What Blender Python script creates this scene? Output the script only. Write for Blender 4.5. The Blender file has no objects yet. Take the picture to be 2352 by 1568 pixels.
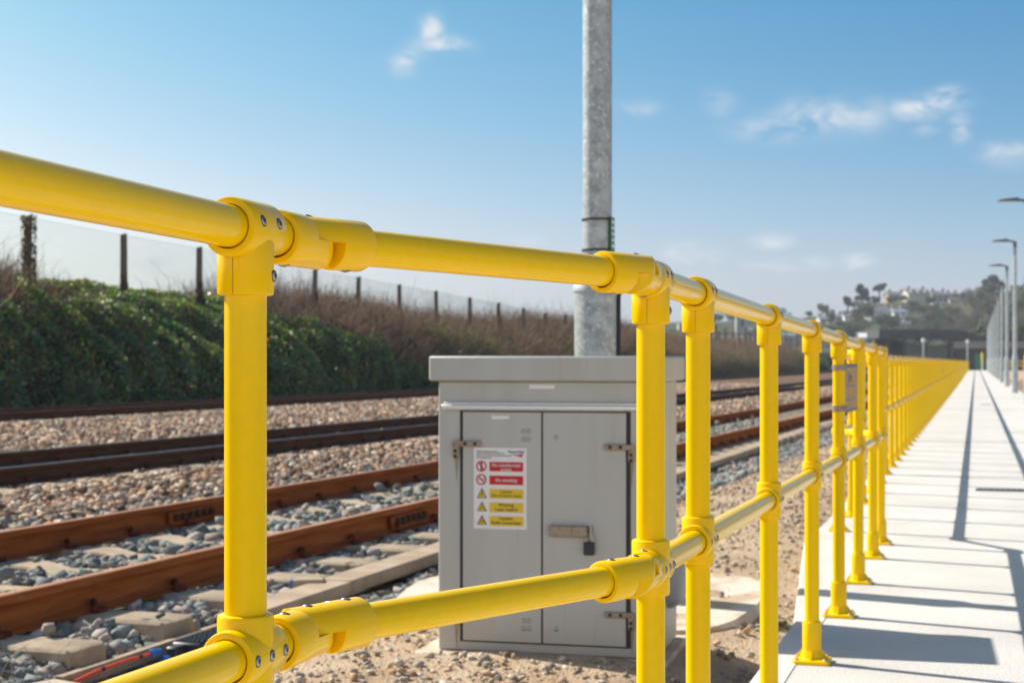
import bpy, bmesh, math, random
import numpy as np
from mathutils import Vector, Matrix

random.seed(7)
RNG = np.random.default_rng(7)
R = math.radians
SC = bpy.context.scene
COL = SC.collection

# ------------------------------------------------------------------ camera
BETA = R(16.51)                    # the lens looks this far to the left of the path's direction (+Y)
FPX = 55.0 / 36.0 * 2352.0         # focal length in units of a 2352 wide picture
HC = 1.058                         # height of the lens above the level part of the path
FWD = Vector((-math.sin(BETA), math.cos(BETA), 0.0))
RGT = Vector((math.cos(BETA), math.sin(BETA), 0.0))
cam_d = bpy.data.cameras.new('camera')
cam = bpy.data.objects.new('camera', cam_d)
COL.objects.link(cam)
cam.location = (0, 0, HC)
cam.rotation_euler = (R(90), 0, BETA)
cam_d.lens = 55.0
cam_d.sensor_width = 36.0
cam_d.shift_y = 46.0 / 2352.0
cam_d.clip_start = 0.05
cam_d.clip_end = 8000
cam_d.dof.use_dof = True
cam_d.dof.focus_distance = 1.95
cam_d.dof.aperture_fstop = 11.5
cam_d.dof.aperture_blades = 7
SC.camera = cam


def at(px, py, Z):
    """world point at distance Z (metres along the view axis) seen at (px, py) of the 2352 wide photograph"""
    return FWD * Z + RGT * ((px - 1176.0) / FPX * Z) + Vector((0, 0, HC + (830.0 - py) / FPX * Z))


# ------------------------------------------------------------------ world, sun, exposure
SUN_EL = R(39.5)
SUN_DIR = Vector((-0.961 * math.cos(SUN_EL), 0.277 * math.cos(SUN_EL), math.sin(SUN_EL))).normalized()   # towards the sun
w = bpy.data.worlds.new('World')
SC.world = w
w.use_nodes = True
wn, wl = w.node_tree.nodes, w.node_tree.links
wn.clear()
w_out = wn.new('ShaderNodeOutputWorld')
w_bg = wn.new('ShaderNodeBackground')
w_sky = wn.new('ShaderNodeTexSky')
w_sky.sky_type = 'NISHITA'
w_sky.sun_disc = False
w_sky.sun_elevation = SUN_EL
w_sky.sun_rotation = math.atan2(SUN_DIR.x, SUN_DIR.y)
w_sky.altitude = 0
w_sky.air_density = 0.6
w_sky.dust_density = 1.5
w_sky.ozone_density = 1.0
SKY_STRENGTH = 0.10
EXPOSURE = 0.62
w_bg.inputs['Strength'].default_value = SKY_STRENGTH
wl.new(w_bg.outputs[0], w_out.inputs['Surface'])

SUN_STRENGTH = 5.0
sl = bpy.data.lights.new('sun', 'SUN')
sl.energy = SUN_STRENGTH
sl.angle = R(0.53)
sl.color = (1.0, 0.93, 0.83)
so = bpy.data.objects.new('sun', sl)
COL.objects.link(so)
so.location = (-30, 10, 40)
so.rotation_euler = (-SUN_DIR).to_track_quat('-Z', 'Y').to_euler()

SC.view_settings.view_transform = 'Standard'
SC.view_settings.look = 'None'
SC.view_settings.exposure = EXPOSURE
SC.view_settings.gamma = 1.0
SC.cycles.use_denoising = True
SC.cycles.max_bounces = 8
SC.cycles.transparent_max_bounces = 8
SC.render.film_transparent = False


# clouds: small puffs fixed in the sky's own directions, thin and ragged
def wnode(t, **k):
    n = wn.new(t)
    for a, b in k.items():
        setattr(n, a, b)
    return n


def wmath(op, a, b=None, clamp=False):
    n = wn.new('ShaderNodeMath')
    n.operation = op
    n.use_clamp = clamp
    for i, v in enumerate((a, b)):
        if v is None:
            continue
        if isinstance(v, (int, float)):
            n.inputs[i].default_value = v
        else:
            wl.new(v, n.inputs[i])
    return n.outputs[0]


def wdot(vec, c):
    n = wn.new('ShaderNodeVectorMath')
    n.operation = 'DOT_PRODUCT'
    wl.new(vec, n.inputs[0])
    n.inputs[1].default_value = c
    return n.outputs['Value']


w_tc = wnode('ShaderNodeTexCoord')
w_dir = w_tc.outputs['Generated']
w_map = wnode('ShaderNodeMapping')
w_map.inputs['Scale'].default_value = (1, 1, 2.2)
wl.new(w_dir, w_map.inputs['Vector'])
nz1 = wnode('ShaderNodeTexNoise')
nz1.inputs['Scale'].default_value = 26.0
nz1.inputs['Detail'].default_value = 7
nz1.inputs['Roughness'].default_value = 0.6
nz1.inputs['Distortion'].default_value = 0.5
wl.new(w_map.outputs[0], nz1.inputs['Vector'])
CLOUDS = [  # px, py, half width, half height, density
    (990, 72, 26, 30, 1.3), (1012, 102, 55, 20, 1.3), (1045, 100, 34, 12, 1.0), (955, 118, 30, 18, 0.9), (925, 150, 28, 22, 1.1), (1800, 298, 95, 26, 0.9), (1905, 268, 110, 38, 1.1), (1980, 270, 60, 34, 0.8),
    (2105, 250, 50, 24, 1.5), (2150, 232, 55, 20, 1.5), (2180, 212, 34, 14, 1.2),
    (1585, 588, 62, 26, 1.5), (1775, 556, 45, 18, 1.4), (1970, 605, 40, 24, 1.4), (2325, 350, 60, 26, 0.9),
    (1475, 250, 45, 18, 0.7), (345, 598, 70, 26, 0.9), (1650, 235, 36, 26, 0.6), (1830, 604, 90, 20, 0.8), (1740, 610, 60, 14, 0.6),
    (2205, 295, 24, 30, 1.0), (1210, 552, 44, 14, 0.6), (720, 660, 160, 50, 0.5), (2130, 300, 30, 14, 0.6),
]
total = None
for (px, py, hw, hh, dens) in CLOUDS:
    d = (at(px, py, 1000.0) - cam.location).normalized()
    right = Vector((d.y, -d.x, 0)).normalized()
    up = right.cross(d)
    rx = wdot(w_dir, right)
    uy = wdot(w_dir, up)
    fw = wmath('GREATER_THAN', wdot(w_dir, d), 0.5)
    q = wmath('ADD', wmath('POWER', wmath('MULTIPLY', rx, FPX / hw), 2.0), wmath('POWER', wmath('MULTIPLY', uy, FPX / hh), 2.0))
    m = wmath('MULTIPLY', wmath('EXPONENT', wmath('MULTIPLY', q, -1.1)), fw)
    m = wmath('MULTIPLY', m, dens * 0.78)
    total = m if total is None else wmath('MAXIMUM', total, m)
# mask * 1.2 + (noise - .5) * 1.6 * mask, low band of thin cloud near the horizon added after
nn = wmath('SUBTRACT', nz1.outputs['Fac'], 0.42)
cov = wmath('MULTIPLY', total, wmath('ADD', wmath('MULTIPLY', nn, 5.2), 0.16), clamp=True)
sepz = wnode('ShaderNodeSeparateXYZ')
wl.new(w_dir, sepz.inputs[0])
low = wmath('EXPONENT', wmath('MULTIPLY', wmath('POWER', wmath('MULTIPLY', sepz.outputs['Z'], 15.0), 2.0), -1.0))
nz2 = wnode('ShaderNodeTexNoise')
nz2.inputs['Scale'].default_value = 5.0
nz2.inputs['Detail'].default_value = 5
wl.new(w_map.outputs[0], nz2.inputs['Vector'])
lowc = wmath('MULTIPLY', low, wmath('ADD', wmath('MULTIPLY', nz2.outputs['Fac'], 0.35), 0.0), clamp=True)
cov2 = wmath('MAXIMUM', cov, lowc, clamp=True)
# the sky's own colour, graded per channel towards the deep blue of this clear spring day
w_sep = wnode('ShaderNodeSeparateColor')
wl.new(w_sky.outputs[0], w_sep.inputs[0])
w_com = wnode('ShaderNodeCombineColor')
zc_ = wmath('MINIMUM', wmath('MAXIMUM', sepz.outputs['Z'], 0.0), 0.24)
GV = []
GRADE = ((1.33, 1.813, -2.7), (0.537, 1.278, 0.25), (0.253, 0.895, 0.102))
for i_, (a_, g_, b_) in enumerate(GRADE):
    raw = wmath('MINIMUM', wmath('MULTIPLY', w_sep.outputs[i_], 0.1), 1.1)
    val = wmath('MULTIPLY', wmath('POWER', raw, g_), wmath('EXPONENT', wmath('ADD', wmath('MULTIPLY', zc_, b_), a_)))
    GV.append(val)
GV[0] = wmath('MINIMUM', GV[0], wmath('MULTIPLY', GV[1], 0.93))
for i_ in range(3):
    wl.new(wmath('MULTIPLY', GV[i_], 1.0 / (SKY_STRENGTH * 2 ** EXPOSURE)), w_com.inputs[i_])
# unseen bright cloud added low behind the camera to fill the shaded yellow faces
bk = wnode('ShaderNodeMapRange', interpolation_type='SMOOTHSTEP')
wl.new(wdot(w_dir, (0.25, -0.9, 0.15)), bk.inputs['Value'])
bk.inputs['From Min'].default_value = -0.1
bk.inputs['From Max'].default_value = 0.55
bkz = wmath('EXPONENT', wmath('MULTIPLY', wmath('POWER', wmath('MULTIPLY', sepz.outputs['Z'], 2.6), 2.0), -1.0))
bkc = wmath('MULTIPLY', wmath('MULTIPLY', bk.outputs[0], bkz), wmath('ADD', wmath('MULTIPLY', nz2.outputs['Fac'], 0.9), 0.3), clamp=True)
cov3 = cov2
w_mix = wnode('ShaderNodeMix', data_type='RGBA')
wl.new(cov3, w_mix.inputs['Factor'])
wl.new(w_com.outputs[0], w_mix.inputs['A'])
CLV = 1.0 / (SKY_STRENGTH * 2 ** EXPOSURE)
w_mix.inputs['B'].default_value = (0.74 * CLV, 0.79 * CLV, 0.86 * CLV, 1)
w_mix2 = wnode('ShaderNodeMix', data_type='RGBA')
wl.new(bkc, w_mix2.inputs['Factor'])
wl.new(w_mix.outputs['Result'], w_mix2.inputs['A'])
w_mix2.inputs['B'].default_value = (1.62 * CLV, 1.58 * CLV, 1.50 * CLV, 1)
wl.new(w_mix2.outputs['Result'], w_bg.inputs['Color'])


# ------------------------------------------------------------------ materials
MATS = {}


def M(name, col, rough=0.6, metal=0.0, col2=None, nscale=6.0, lo=0.38, hi=0.62, detail=5, bump=0.0, bscale=60.0,
      coat=0.0, attr=False, spec=0.5, rvar=0.0, aniso=None, col3=None, n3=40.0, lo3=0.6, hi3=0.7, coat_rough=0.1):
    m = bpy.data.materials.new(name)
    MATS[name] = m
    m.use_nodes = True
    nt = m.node_tree
    b = nt.nodes['Principled BSDF']
    b.inputs['Roughness'].default_value = rough
    b.inputs['Metallic'].default_value = metal
    b.inputs['Specular IOR Level'].default_value = spec
    b.inputs['Coat Weight'].default_value = coat
    b.inputs['Coat Roughness'].default_value = coat_rough
    geo = nt.nodes.new('ShaderNodeNewGeometry')
    vec = geo.outputs['Position']
    if aniso:
        mp = nt.nodes.new('ShaderNodeMapping')
        mp.inputs['Scale'].default_value = aniso
        nt.links.new(vec, mp.inputs['Vector'])
        vec = mp.outputs[0]

    def noise(scale, det=detail):
        n = nt.nodes.new('ShaderNodeTexNoise')
        n.inputs['Scale'].default_value = scale
        n.inputs['Detail'].default_value = det
        nt.links.new(vec, n.inputs['Vector'])
        return n.outputs['Fac']

    def ramp(src, a, c):
        r = nt.nodes.new('ShaderNodeMapRange')
        r.inputs['From Min'].default_value = a
        r.inputs['From Max'].default_value = c
        nt.links.new(src, r.inputs['Value'])
        return r.outputs[0]

    def mix(fac, a, c, mode='MIX'):
        x = nt.nodes.new('ShaderNodeMix')
        x.data_type = 'RGBA'
        x.blend_type = mode
        if isinstance(fac, float):
            x.inputs['Factor'].default_value = fac
        else:
            nt.links.new(fac, x.inputs['Factor'])
        for key, v in (('A', a), ('B', c)):
            if isinstance(v, tuple):
                x.inputs[key].default_value = v + (1.0,)
            else:
                nt.links.new(v, x.inputs[key])
        return x.outputs['Result']

    c = tuple(col)
    if attr:
        at_ = nt.nodes.new('ShaderNodeAttribute')
        at_.attribute_name = 'Col'
        c = at_.outputs['Color']
    if col2 is not None:
        f = ramp(noise(nscale), lo, hi)
        c = mix(f, c, tuple(col2))
        if rvar:
            rr = nt.nodes.new('ShaderNodeMapRange')
            rr.inputs['To Min'].default_value = rough
            rr.inputs['To Max'].default_value = rough + rvar
            nt.links.new(f, rr.inputs['Value'])
            nt.links.new(rr.outputs[0], b.inputs['Roughness'])
    if col3 is not None:
        c = mix(ramp(noise(n3, 3), lo3, hi3), c, tuple(col3))
    if isinstance(c, tuple):
        b.inputs['Base Color'].default_value = c + (1.0,)
    else:
        nt.links.new(c, b.inputs['Base Color'])
    if bump:
        bp = nt.nodes.new('ShaderNodeBump')
        bp.inputs['Strength'].default_value = bump
        bp.inputs['Distance'].default_value = 1.0 / bscale
        nt.links.new(noise(bscale, 4), bp.inputs['Height'])
        nt.links.new(bp.outputs[0], b.inputs['Normal'])
    return m


Y_PIPE = M('yellow_pipe', (0.91, 0.58, 0.0), 0.14, col2=(0.885, 0.56, 0.0), nscale=70, bump=0.025, bscale=500, spec=0.2,
           rvar=0.05, col3=(0.92, 0.60, 0.03), n3=260, lo3=0.68, hi3=0.80)
Y_FIT = M('yellow_fitting', (0.92, 0.565, 0.0), 0.15, col2=(0.90, 0.55, 0.0), nscale=30, bump=0.015, bscale=500, spec=0.2,
          rvar=0.10, col3=(0.92, 0.62, 0.06), n3=110, lo3=0.72, hi3=0.84)
SEAM = M('mould_seam', (0.42, 0.24, 0.004), 0.6)
STEEL = M('bright_steel', (0.45, 0.43, 0.41), 0.42, 1.0, col2=(0.35, 0.33, 0.31), nscale=300)
DARK = M('dark_recess', (0.02, 0.02, 0.022), 0.6)
GALV = M('galvanised_steel', (0.44, 0.475, 0.49), 0.50, 0.55, col2=(0.30, 0.325, 0.335), nscale=22, lo=0.35, hi=0.65, detail=8, rvar=0.1,
         col3=(0.60, 0.62, 0.62), n3=60, lo3=0.55, hi3=0.7)
LAMP_GREY = M('lamp_column_paint', (0.46, 0.51, 0.53), 0.42, 0.3, col2=(0.36, 0.40, 0.42), nscale=6)
LAMP_DARK = M('lamp_head_grey', (0.10, 0.105, 0.11), 0.5)
CAB = M('cabinet_grey_paint', (0.435, 0.45, 0.44), 0.42, col2=(0.405, 0.415, 0.40), nscale=9, aniso=(1, 1, 0.12), detail=8, bump=0.02, bscale=300, rvar=0.06,
        col3=(0.39, 0.36, 0.31), n3=30, lo3=0.60, hi3=0.85)


def add_dust(m, z0, z1, col):
    """dried splashes from the ground, fading upwards in ragged patches"""
    nt = m.node_tree
    b = nt.nodes['Principled BSDF']
    src = b.inputs['Base Color'].links[0].from_socket
    geo = nt.nodes.new('ShaderNodeNewGeometry')
    sx = nt.nodes.new('ShaderNodeSeparateXYZ')
    nt.links.new(geo.outputs['Position'], sx.inputs[0])
    nz_ = nt.nodes.new('ShaderNodeTexNoise')
    nz_.inputs['Scale'].default_value = 45
    nz_.inputs['Detail'].default_value = 6
    nt.links.new(geo.outputs['Position'], nz_.inputs['Vector'])
    mr_ = nt.nodes.new('ShaderNodeMapRange')
    mr_.inputs['From Min'].default_value = z1
    mr_.inputs['From Max'].default_value = z0
    nt.links.new(sx.outputs['Z'], mr_.inputs['Value'])
    mu = nt.nodes.new('ShaderNodeMath')
    mu.operation = 'MULTIPLY'
    nt.links.new(mr_.outputs[0], mu.inputs[0])
    nt.links.new(nz_.outputs['Fac'], mu.inputs[1])
    mx = nt.nodes.new('ShaderNodeMix')
    mx.data_type = 'RGBA'
    nt.links.new(mu.outputs[0], mx.inputs['Factor'])
    nt.links.new(src, mx.inputs['A'])
    mx.inputs['B'].default_value = tuple(col) + (1,)
    nt.links.new(mx.outputs['Result'], b.inputs['Base Color'])


add_dust(CAB, -0.05, 0.16, (0.46, 0.36, 0.25))
HINGE = M('hinge_steel', (0.33, 0.28, 0.22), 0.55, 0.4, col2=(0.25, 0.17, 0.10), nscale=60, lo=0.5, hi=0.7)
RIVET = M('rivet_steel', (0.40, 0.40, 0.39), 0.3, 0.6)
RUSTSTAIN = M('rust_stain', (0.30, 0.20, 0.11), 0.7, col2=(0.33, 0.29, 0.23), nscale=40)
ALU = M('aluminium_strip', (0.72, 0.74, 0.76), 0.22, 1.0)
WHITE = M('white_vinyl', (0.72, 0.73, 0.76), 0.4)
RED = M('sign_red', (0.50, 0.004, 0.012), 0.4)
YEL = M('sign_yellow', (0.70, 0.50, 0.02), 0.4)
BLACK = M('sign_black', (0.02, 0.02, 0.02), 0.5)
BLUE = M('sign_blue', (0.01, 0.06, 0.22), 0.4)
INK = M('faded_ink', (0.16, 0.18, 0.20), 0.5)
GREEN = M('sign_green', (0.01, 0.16, 0.07), 0.4)
RUBBER = M('black_rubber', (0.018, 0.018, 0.02), 0.55)
CONC_EDGE = M('trowelled_edge', (0.62, 0.60, 0.565), 0.75, col2=(0.58, 0.555, 0.52), nscale=6)
CONC = M('path_concrete', (0.61, 0.585, 0.55), 0.85, col2=(0.53, 0.505, 0.47), nscale=1.3, detail=9, lo=0.40, hi=0.68, bump=0.5, bscale=105,
         col3=(0.47, 0.45, 0.42), n3=140, lo3=0.56, hi3=0.74)
CONC_OLD = M('old_concrete', (0.47, 0.375, 0.27), 0.9, col2=(0.36, 0.28, 0.20), nscale=7, bump=0.4, bscale=90,
             col3=(0.12, 0.10, 0.08), n3=9, lo3=0.62, hi3=0.72)
CONC_PALE = M('pale_concrete', (0.60, 0.54, 0.46), 0.9, col2=(0.47, 0.36, 0.25), nscale=5, detail=9, lo=0.44, hi=0.60, bump=0.4, bscale=60)
TROUGH = M('trough_concrete', (0.43, 0.335, 0.245), 0.9, col2=(0.34, 0.255, 0.185), nscale=6, bump=0.3, bscale=80)
RUST = M('rusty_rail', (0.32, 0.098, 0.026), 0.75, col2=(0.22, 0.062, 0.017), nscale=5, aniso=(6, 0.5, 6), bump=0.15, bscale=50,
         col3=(0.31, 0.125, 0.05), n3=12)
RUST_TOP = M('worn_rusty_head', (0.40, 0.21, 0.12), 0.6, col2=(0.30, 0.13, 0.06), nscale=6, aniso=(6, 0.5, 6), bump=0.1, bscale=50)
RUST_DARK = M('brown_rail', (0.10, 0.043, 0.018), 0.65, col2=(0.06, 0.026, 0.012), nscale=5, aniso=(6, 0.5, 6), bump=0.1, bscale=50)
RAIL_TOP = M('polished_rail_head', (0.30, 0.27, 0.27), 0.35, 0.9, col2=(0.20, 0.16, 0.15), nscale=8)
CLIP = M('rusty_clip', (0.075, 0.022, 0.012), 0.7, col2=(0.13, 0.035, 0.015), nscale=40)
STONE = M('ballast_stone', (0.3, 0.3, 0.3), 0.85, attr=True, bump=0.2, bscale=80)
LEAF = M('ivy_leaf', (0.03, 0.06, 0.02), 0.36, attr=True, spec=0.7)
TWIG = M('dead_bramble', (0.2, 0.13, 0.09), 0.8, attr=True)
TREE_LEAF = M('tree_foliage', (0.05, 0.07, 0.03), 0.7, attr=True)
BARK = M('bark', (0.10, 0.075, 0.055), 0.9, col2=(0.06, 0.045, 0.035), nscale=12)
TIMBER = M('weathered_timber', (0.22, 0.17, 0.13), 0.9, col2=(0.12, 0.09, 0.07), nscale=10, aniso=(8, 8, 1))
WIRE = M('fence_wire', (0.035, 0.04, 0.042), 0.7, 0.0, spec=0.2)
ORANGE = M('orange_duct', (0.75, 0.075, 0.02), 0.5)
BLUEP = M('blue_plastic', (0.015, 0.14, 0.45), 0.45)
BLACKP = M('black_plastic', (0.02, 0.023, 0.03), 0.5)
STRAW = M('dry_straw', (0.45, 0.33, 0.19), 0.8)
PANEL = M('sign_panel_tan', (0.52, 0.35, 0.16), 0.7, 0.0, spec=0.15, col2=(0.46, 0.30, 0.135), nscale=8)
FRAME = M('sign_frame_grey', (0.10, 0.10, 0.11), 0.5)
BANKM = M('bank_earth', (0.045, 0.033, 0.024), 0.95, col2=(0.03, 0.03, 0.015), nscale=1.2, bump=0.6, bscale=6)
HILLM = M('hill_ground', (0.055, 0.068, 0.030), 0.95, col2=(0.085, 0.072, 0.05), nscale=0.035, col3=(0.05, 0.075, 0.022), n3=0.12, lo3=0.5, hi3=0.6)
WALLW = M('white_render', (0.82, 0.81, 0.79), 0.8, col2=(0.76, 0.75, 0.73), nscale=0.5)
WALLC = M('cream_render', (0.58, 0.54, 0.47), 0.8, col2=(0.50, 0.46, 0.40), nscale=0.5)
WALLP = M('pink_brick', (0.36, 0.24, 0.19), 0.85, col2=(0.30, 0.20, 0.16), nscale=0.5)
STONEW = M('grey_stone_wall', (0.33, 0.32, 0.30), 0.85, col2=(0.26, 0.25, 0.24), nscale=0.5)
SLATE = M('slate_roof', (0.13, 0.14, 0.155), 0.65, col2=(0.10, 0.105, 0.12), nscale=0.6)
SLATEB = M('blue_roof', (0.20, 0.25, 0.31), 0.55, col2=(0.16, 0.21, 0.27), nscale=0.3)
GLASS = M('window_glass', (0.03, 0.04, 0.05), 0.08, spec=0.8)
CANOPY = M('canopy_dark', (0.075, 0.075, 0.08), 0.7, col2=(0.05, 0.05, 0.055), nscale=0.8)
CANOPY_W = M('canopy_wood', (0.05, 0.043, 0.038), 0.8)



def add_translucency(m, amount, gain):
    """thin leaves let some of the light behind them through"""
    nt = m.node_tree
    b = nt.nodes['Principled BSDF']
    out = nt.nodes['Material Output']
    tr = nt.nodes.new('ShaderNodeBsdfTranslucent')
    mx = nt.nodes.new('ShaderNodeMixShader')
    src = b.inputs['Base Color'].links[0].from_socket
    g = nt.nodes.new('ShaderNodeMix')
    g.data_type = 'RGBA'
    g.blend_type = 'MULTIPLY'
    g.inputs['Factor'].default_value = 1.0
    nt.links.new(src, g.inputs['A'])
    g.inputs['B'].default_value = tuple(gain) + (1,)
    nt.links.new(g.outputs['Result'], tr.inputs['Color'])
    mx.inputs[0].default_value = amount
    nt.links.new(b.outputs[0], mx.inputs[1])
    nt.links.new(tr.outputs[0], mx.inputs[2])
    nt.links.new(mx.outputs[0], out.inputs['Surface'])


add_translucency(LEAF, 0.45, (2.2, 2.0, 0.8))
add_translucency(TREE_LEAF, 0.25, (1.8, 1.7, 1.0))


for nm_, sp_ in (('ballast_stone', .12), ('rusty_rail', .08), ('brown_rail', .15), ('worn_rusty_head', .2), ('old_concrete', .15), ('trough_concrete', .15), ('pale_concrete', .15),
                 ('dead_bramble', .1), ('bank_earth', .05), ('bark', .1), ('tree_foliage', .15), ('weathered_timber', .1), ('rusty_clip', .15), ('hill_ground', .05), ('path_concrete', .2)):
    MATS[nm_].node_tree.nodes['Principled BSDF'].inputs['Specular IOR Level'].default_value = sp_

# ------------------------------------------------------------------ mesh helpers
class MB:
    """collects shapes and links them as ONE mesh object"""

    def __init__(s):
        s.v, s.f, s.mi = [], [], []
        s.cur = 0

    def add(s, vs, fs):
        o = len(s.v)
        s.v.extend([tuple(v) for v in vs])
        for f in fs:
            s.f.append(tuple(o + i for i in f))
            s.mi.append(s.cur)

    def box(s, c, d, rz=0.0, bev=0.0, taper=1.0):
        """box with centre c and full sizes d, vertical edges and rims chamfered by bev"""
        x, y, z = d[0] / 2, d[1] / 2, d[2] / 2
        cr, sr = math.cos(rz), math.sin(rz)

        def T(p):
            return (c[0] + p[0] * cr - p[1] * sr, c[1] + p[0] * sr + p[1] * cr, c[2] + p[2])
        if bev <= 0:
            t = taper
            vs = [T(p) for p in ((-x, -y, -z), (x, -y, -z), (x, y, -z), (-x, y, -z), (-x * t, -y * t, z), (x * t, -y * t, z), (x * t, y * t, z), (-x * t, y * t, z))]
            s.add(vs, [(0, 3, 2, 1), (4, 5, 6, 7), (0, 1, 5, 4), (1, 2, 6, 5), (2, 3, 7, 6), (3, 0, 4, 7)])
            return
        b = min(bev, x * .49, y * .49, z * .49)

        def ring(xx, yy, zz, bb, t=1.0):
            return [T((px * t, py * t, zz)) for px, py in ((-xx + bb, -yy), (xx - bb, -yy), (xx, -yy + bb), (xx, yy - bb), (xx - bb, yy), (-xx + bb, yy), (-xx, yy - bb), (-xx, -yy + bb))]
        rings = [ring(x - b, y - b, -z, b * .4), ring(x, y, -z + b, b), ring(x, y, z - b, b, taper), ring(x - b, y - b, z, b * .4, taper)]
        vs = [p for r_ in rings for p in r_]
        fs = [tuple(reversed(range(8))), tuple(range(24, 32))]
        for k in range(3):
            for i in range(8):
                j = (i + 1) % 8
                fs.append((k * 8 + i, k * 8 + j, (k + 1) * 8 + j, (k + 1) * 8 + i))
        s.add(vs, fs)

    def tube(s, pts, r, n=8, cap=True):
        pts = [Vector(p) for p in pts]
        rs = r if isinstance(r, (list, tuple)) else [r] * len(pts)
        vs, fs = [], []
        prev = None
        for i, p in enumerate(pts):
            a = pts[max(i - 1, 0)]
            b = pts[min(i + 1, len(pts) - 1)]
            d = (b - a).normalized()
            if prev is None:
                u = d.orthogonal().normalized()
                if abs(d.z) < 0.9:
                    u = Vector((0, 0, 1)) - d * d.z
                    u.normalize()
            else:
                u = (prev - d * prev.dot(d)).normalized()
            prev = u
            q = d.cross(u)
            for k in range(n):
                t = 2 * math.pi * k / n
                vs.append(p + (u * math.cos(t) + q * math.sin(t)) * rs[i])
        for i in range(len(pts) - 1):
            for k in range(n):
                j = (k + 1) % n
                fs.append((i * n + k, i * n + j, (i + 1) * n + j, (i + 1) * n + k))
        if cap:
            fs.append(tuple(reversed(range(n))))
            fs.append(tuple((len(pts) - 1) * n + k for k in range(n)))
        s.add(vs, fs)

    def lathe(s, a, d, prof, n=32, closed=False):
        """profile (radius, along) spun round the axis from point a in direction d"""
        a, d = Vector(a), Vector(d).normalized()
        u = d.orthogonal().normalized()
        q = d.cross(u)
        vs, fs = [], []
        for (r, h) in prof:
            for k in range(n):
                t = 2 * math.pi * k / n
                vs.append(a + d * h + (u * math.cos(t) + q * math.sin(t)) * r)
        m = len(prof)
        for i in range(m if closed else m - 1):
            ii = (i + 1) % m
            for k in range(n):
                j = (k + 1) % n
                fs.append((i * n + k, i * n + j, ii * n + j, ii * n + k))
        s.add(vs, fs)

    def loft(s, rings, cap=True, closed=False):
        n = len(rings[0])
        vs = [p for r_ in rings for p in r_]
        fs = []
        m = len(rings)
        for i in range(m if closed else m - 1):
            ii = (i + 1) % m
            for k in range(n):
                j = (k + 1) % n
                fs.append((i * n + k, i * n + j, ii * n + j, ii * n + k))
        if cap and not closed:
            fs.append(tuple(reversed(range(n))))
            fs.append(tuple((m - 1) * n + k for k in range(n)))
        s.add(vs, fs)

    def prism(s, poly, a, e, cap=True):
        """polygon (list of 3-D points) swept by vector e"""
        e = Vector(e)
        r0 = [Vector(a) + Vector(p) for p in poly]
        s.loft([r0, [p + e for p in r0]], cap)

    def build(s, name, mats, parent=None, smooth=True, ang=35, loc=None):
        me = bpy.data.meshes.new(name)
        me.from_pydata(s.v, [], s.f)
        for m in (mats if isinstance(mats, (list, tuple)) else [mats]):
            me.materials.append(m)
        me.polygons.foreach_set('material_index', s.mi)
        bm = bmesh.new()
        bm.from_mesh(me)
        bmesh.ops.recalc_face_normals(bm, faces=bm.faces)
        bm.to_mesh(me)
        bm.free()
        if smooth:
            me.polygons.foreach_set('use_smooth', [True] * len(me.polygons))
            me.set_sharp_from_angle(angle=R(ang))
        me.update()
        o = bpy.data.objects.new(name, me)
        COL.objects.link(o)
        if parent is not None:
            o.parent = parent
        if loc is not None:
            o.location = loc
        return o


def raw_mesh(name, V, F, mat, col=None, parent=None, smooth=False):
    """large mesh straight from arrays: V (n,3), F (m,k), col (n,3)"""
    me = bpy.data.meshes.new(name)
    V = np.ascontiguousarray(V, dtype=np.float32)
    F = np.ascontiguousarray(F, dtype=np.int32)
    k = F.shape[1]
    me.vertices.add(len(V))
    me.vertices.foreach_set('co', V.ravel())
    me.loops.add(F.size)
    me.loops.foreach_set('vertex_index', F.ravel())
    me.polygons.add(len(F))
    me.polygons.foreach_set('loop_start', np.arange(0, F.size, k, dtype=np.int32))
    me.polygons.foreach_set('loop_total', np.full(len(F), k, dtype=np.int32))
    if smooth:
        me.polygons.foreach_set('use_smooth', np.ones(len(F), dtype=bool))
    if col is not None:
        a = me.color_attributes.new('Col', 'FLOAT_COLOR', 'POINT')
        c4 = np.ones((len(V), 4), dtype=np.float32)
        c4[:, :3] = col
        a.data.foreach_set('color', c4.ravel())
    me.materials.append(mat)
    me.update(calc_edges=True)
    me.validate()
    o = bpy.data.objects.new(name, me)
    COL.objects.link(o)
    if parent is not None:
        o.parent = parent
    return o


def tag(o, label=None, cat=None, group=None, kind=None):
    if label:
        o['label'] = label
    if cat:
        o['category'] = cat
    if group:
        o['group'] = group
    if kind:
        o['kind'] = kind
    return o


def empty(name, loc=(0, 0, 0), rz=0.0, label=None, cat=None, group=None):
    o = bpy.data.objects.new(name, None)
    COL.objects.link(o)
    o.location = loc
    o.rotation_euler = (0, 0, rz)
    o.empty_display_size = 0.1
    return tag(o, label, cat, group)


def dup(o, parent, loc=None, deep=True):
    c = o.copy()
    COL.objects.link(c)
    if parent is not None:
        c.parent = parent
    if loc is not None:
        c.location = loc
    if deep:
        for ch in o.children:
            dup(ch, c)
    return c


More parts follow.
